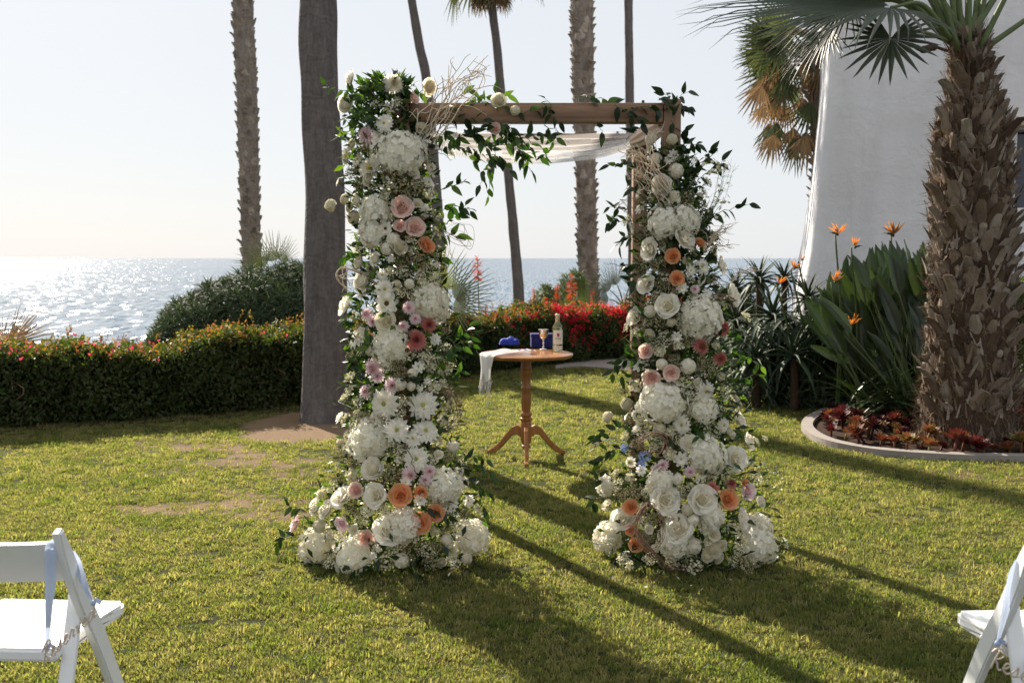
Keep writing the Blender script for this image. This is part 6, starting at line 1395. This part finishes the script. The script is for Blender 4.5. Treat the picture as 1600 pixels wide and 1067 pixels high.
# bird of paradise clump
BOP = leafmat('paradise_leaf', [(.016, .030, .014), (.030, .050, .020), (.05, .075, .028)], .15, (1.5, 1.7, .5), .35, 5, .5)
ORG = leafmat('paradise_orange', [(.60, .26, .05), (.68, .36, .09)], .4, (1.3, .9, .6), .5, 30)
def paddle():
    V = []; nu = 9
    for i in range(nu):
        u = i / (nu - 1); w = .5 * .20 * max(.02, math.sin(PI * u ** .8) ** .7 if 0 < u < 1 else .02)
        for q in (-1, -.5, 0, .5, 1): V.append((w * q, u, .55 * abs(q) * w - .10 * u * u + .01 * math.sin(u * 20) * q))
    return np.array(V), gridf(nu, 5)
PADM = MB().addm(paddle(), var=0.0).mesh('leaf', BOP)
def bop():
    c0 = G(1370, 622); t = thing('bird_of_paradise_plant', 'big clump of upright paddle leaves between building and thick palm', 'plant', (c0[0], 10.2, 0)); st = MB()
    tips = []
    for i in range(190):
        px = rng.uniform(1255, 1475); u = (px - 1255) / 220; ty = np.interp(px, [1255, 1290, 1310, 1350, 1400, 1440, 1475], [470, 420, 400, 385, 372, 375, 372]) + abs(rng.normal(0, 60)); Y = rng.uniform(9.4, 11.2)
        tip = P(px, ty, Y); base = np.array([G(1365, 620)[0] + (tip[0] - G(1365, 620)[0]) * .35 + rng.normal(0, .12), Y + rng.normal(0, .15), 0]); L = rng.uniform(.36, .58)
        d = unit(unit(tip - base) + rng.normal(0, .10, 3)); pb = tip - d * L; 
        if pb[2] < .15: continue
        st.addm(tube(smooth_path([base, (base + pb) / 2 + rng.normal(0, .03, 3), pb], 4), np.linspace(.014, .008, 9), 5, False))
        put('leaf', PADM, t, pb, yframe(d, unit(np.array([rng.normal(0, .8), -1, .2]))), L * np.array([1.25, 1, 1.2]))
    # arching strappy leaves at the foot
    n = 150
    for i in range(n):
        px = rng.uniform(1330, 1455); Y = rng.uniform(9.0, 9.9); b = np.array([(px - 800) / F * Y, Y, .04 + .2 * rng.random()]); a = rng.uniform(-.3, PI + .3) + PI; el = rng.uniform(.2, 1.2)
        put('strap_leaf', STRM, t, b, yframe([math.cos(a) * math.cos(el), math.sin(a) * math.cos(el) * .6, math.sin(el)], [0, 0, 1]), rng.uniform(.35, .6))
    into(st.build('leaf_stalks', MT['stem']), t)
    for i, (px, py, sz, dry) in enumerate(((1310, 357, 26, 0), (1335, 378, 24, 0), (1397, 357, 30, 1), (1240, 413, 20, 0), (1218, 437, 20, 0), (1304, 432, 24, 0), (1331, 499, 26, 0), (1252, 402, 13, 0))):
        Y = 9.6 if px > 1290 else 10.2; p = P(px, py + sz * .25, Y); lab = ['orange bird of paradise flower standing highest at left of the clump', 'orange bird of paradise flower just right of the highest one', 'dried brown bird of paradise flower above the clump centre', 'orange bird of paradise flower against the sea',
            'lowest outer bird of paradise flower at the far left of the plants', 'orange bird of paradise flower in the middle of the left leaves', 'single low bird of paradise flower deep in the clump', 'tiny orange bird of paradise tip against the sea'][i]
        base = np.array([p[0] + (.25 if px < 1260 else .08), Y + .1, .0]); s = into(MB().addm(tube(smooth_path([base, (base + p) / 2 + [.03, 0, 0], p - [.03, 0, .02]], 6), np.linspace(.013, .009, 13), 6)).build('flower_stalk', MT['stem']), t)
        r = M_(sz, Y) * .74; dirx = -1 if i % 2 == 0 else 1
        fl = put('flower', MB().addm(tube(smooth_path([(0, 0, -.2), (.25 * dirx, 0, -.05), (.75 * dirx, 0, .02)], 5), [.10] * 4 + [.08] * 4 + [.02] * 3, 7)).mesh('spathe', BARKD if dry else BOP), t, p, None, r)
        for k in range(7 if not dry else 12):
            a = rng.uniform(-1.1, 1.1); d = np.array([math.sin(a), rng.normal(0, .35), math.cos(a)]); put('sepal', SEPM[1 if dry and k % 2 else 0], fl, (0, 0, -.05), yframe(d, [0, -1, .1]), rng.uniform(.75, 1.1))
        if not dry: put('blue_tongue', SEPM[2], fl, (0, 0, 0), yframe([.6 * dirx, -.2, .6], [0, -1, .2]), .7)
STRM = MB().addm(leaf_shape(1, .07, .4, .6, 8), var=0.0).mesh('strap_leaf', BOP)
SEPM = [MB().addm(leaf_shape(1, .17, .5, -.05, 5), var=0.0).mesh('sepal', ORG), MB().addm(leaf_shape(1, .16, .5, .2, 5), var=0.0).mesh('sepal', DEADF), MB().addm(leaf_shape(1, .15, .5, .0, 4), var=0.0).mesh('blue_tongue', MT['blue'])]
bop()

# succulent rosettes in the bed
def aeonium_mesh(stops, seed, name):
    m = leafmat(name, stops, .25, (1.4, .9, .6), .55, 20, .2); rg = np.random.default_rng(seed); mb = MB(); n = 34
    V0, f0 = leaf_shape(1, .62, .35, -.25, 4)
    for i in range(n):
        u = (i + .5) / n; a = i * 2.39996; el = 1.35 - 1.35 * u; d = np.array([math.cos(a) * math.cos(el), math.sin(a) * math.cos(el), math.sin(el)]); fr = yframe(d, [-math.cos(a) * .01, -math.sin(a) * .01, 1] if el < 1.2 else [-math.cos(a), -math.sin(a), .1])
        mb.add(xf(V0 * (.35 + .65 * u), fr) + [0, 0, .25 * (1 - u)], f0, 0, u)
    mb.addm(tube([(0, 0, -1.0), (0, 0, .2)], .10, 6)); return mb.mesh('rosette', m)
def succulents():
    ms = [aeonium_mesh([(.13, .14, .04), (.17, .11, .045), (.19, .06, .04)], 1, 'aeonium_green_red'), aeonium_mesh([(.13, .05, .035), (.14, .03, .028), (.09, .02, .022)], 2, 'aeonium_red'), aeonium_mesh([(.07, .018, .022), (.05, .014, .02), (.035, .012, .015)], 3, 'aeonium_dark'), aeonium_mesh([(.26, .24, .05), (.20, .17, .05), (.24, .10, .05)], 4, 'aeonium_yellow')]
    gr = 'succulent rosettes at the foot of the thick palm'; labs = ['green succulent rosette with red tips in the palm bed', 'red succulent rosette in the palm bed', 'dark purple succulent rosette in the palm bed', 'yellow green succulent rosette in the palm bed']
    pts = []; k = 0; tries = 0
    while k < 170 and tries < 9000:
        tries += 1; px = rng.uniform(1288, 1640); py = rng.uniform(640, 716); p = G(px, py)
        if not in_poly(np.array([p[0]]), np.array([p[1]]), BEDPOLY)[0]: continue
        r = rng.uniform(.065, .125); B = G(1512, 692)
        if min(np.hypot(p[0] - INN[:, 0], p[1] - INN[:, 1])) < .05 or math.hypot(p[0] - B[0], p[1] - B[1]) < .53 or any(math.hypot(p[0] - a, p[1] - b) < (r + c) * .52 for a, b, c in pts): continue
        pts.append((p[0], p[1], r)); i = rng.choice(4, p=[.30, .32, .22, .16]); h = r * rng.uniform(.35, 1.2)
        o = bpy.data.objects.new('succulent', ms[i]); COL.objects.link(o); o.matrix_basis = Matrix(T4((p[0], p[1], .022 + h), eul(rng.normal(0, .25), rng.normal(0, .25), rng.random() * 6), r).tolist()); 
        q_ = (p[0] / p[1]) * F + 800; side = 'at the left end of the palm bed' if q_ < 1380 else ('just left of the thick trunk' if q_ < 1440 else ('in front of the thick trunk' if q_ < 1560 else 'right of the thick trunk'))
        dk = min(np.hypot(p[0] - INN[:, 0], p[1] - INN[:, 1])); dep = 'beside the edging' if dk < .22 else ('mid planting' if dk < .5 else 'at the back')
        tag(o, '%s succulent %s, %s' % (('green and red', 'red', 'dark purple', 'yellow green')[i], side, dep), 'succulent', gr); k += 1
succulents()

def litter():
    """dry leaf bits, clippings and a few dropped petals lying on the lawn"""
    n = 900; y = rng.uniform(3.0, 11.5, n); x = rng.uniform(-1, 1, n) * y * .54; hy = np.interp(x, HEDGE[:, 0], HEDGE[:, 1]); k = (y < hy - .5) & ~in_poly(x, y, OUTPOLY) & ~in_poly(x, y, PATHPOLY); x, y = x[k], y[k]; n = len(x)
    mb = MB(); p = np.stack([x, y, rng.uniform(.010, .022, n)], 1); mb.scatter(LEAFLO, yframes(unit(np.stack([rng.normal(0, 1, n), rng.normal(0, 1, n), rng.normal(0, .25, n)], 1)), unit(np.array([0, 0, 1.0]) + rng.normal(0, .35, (n, 3)))), p, rng.uniform(.008, .026, n), 0)
    tag(mb.build('fallen_leaves', leafmat('dry_leaf', [(.16, .10, .05), (.28, .20, .10), (.22, .20, .07), (.10, .06, .035)], .2, (1.2, 1, .7), .8)), 'dry leaf bits and clippings scattered over the lawn', 'leaf litter', kind='stuff')
    for px, py in ((1078, 914), (1095, 922), (1062, 905), (960, 905), (700, 900), (1010, 915), (1140, 905), (760, 870)):
        q = G(px, py, .03); o = bpy.data.objects.new('fallen_petal', FPET); COL.objects.link(o); o.matrix_basis = Matrix(T4(q, eul(rng.normal(0, .4), rng.normal(0, .4), rng.random() * 6), .022).tolist()); tag(o, 'small white petal dropped on the grass at the foot of the arch', 'petal', 'white petals fallen on the grass')
FPET = MB().addm(leaf_shape(1, .8, .3, -.3, 5), var=.8).mesh('fallen_petal', MT['white'])
litter()
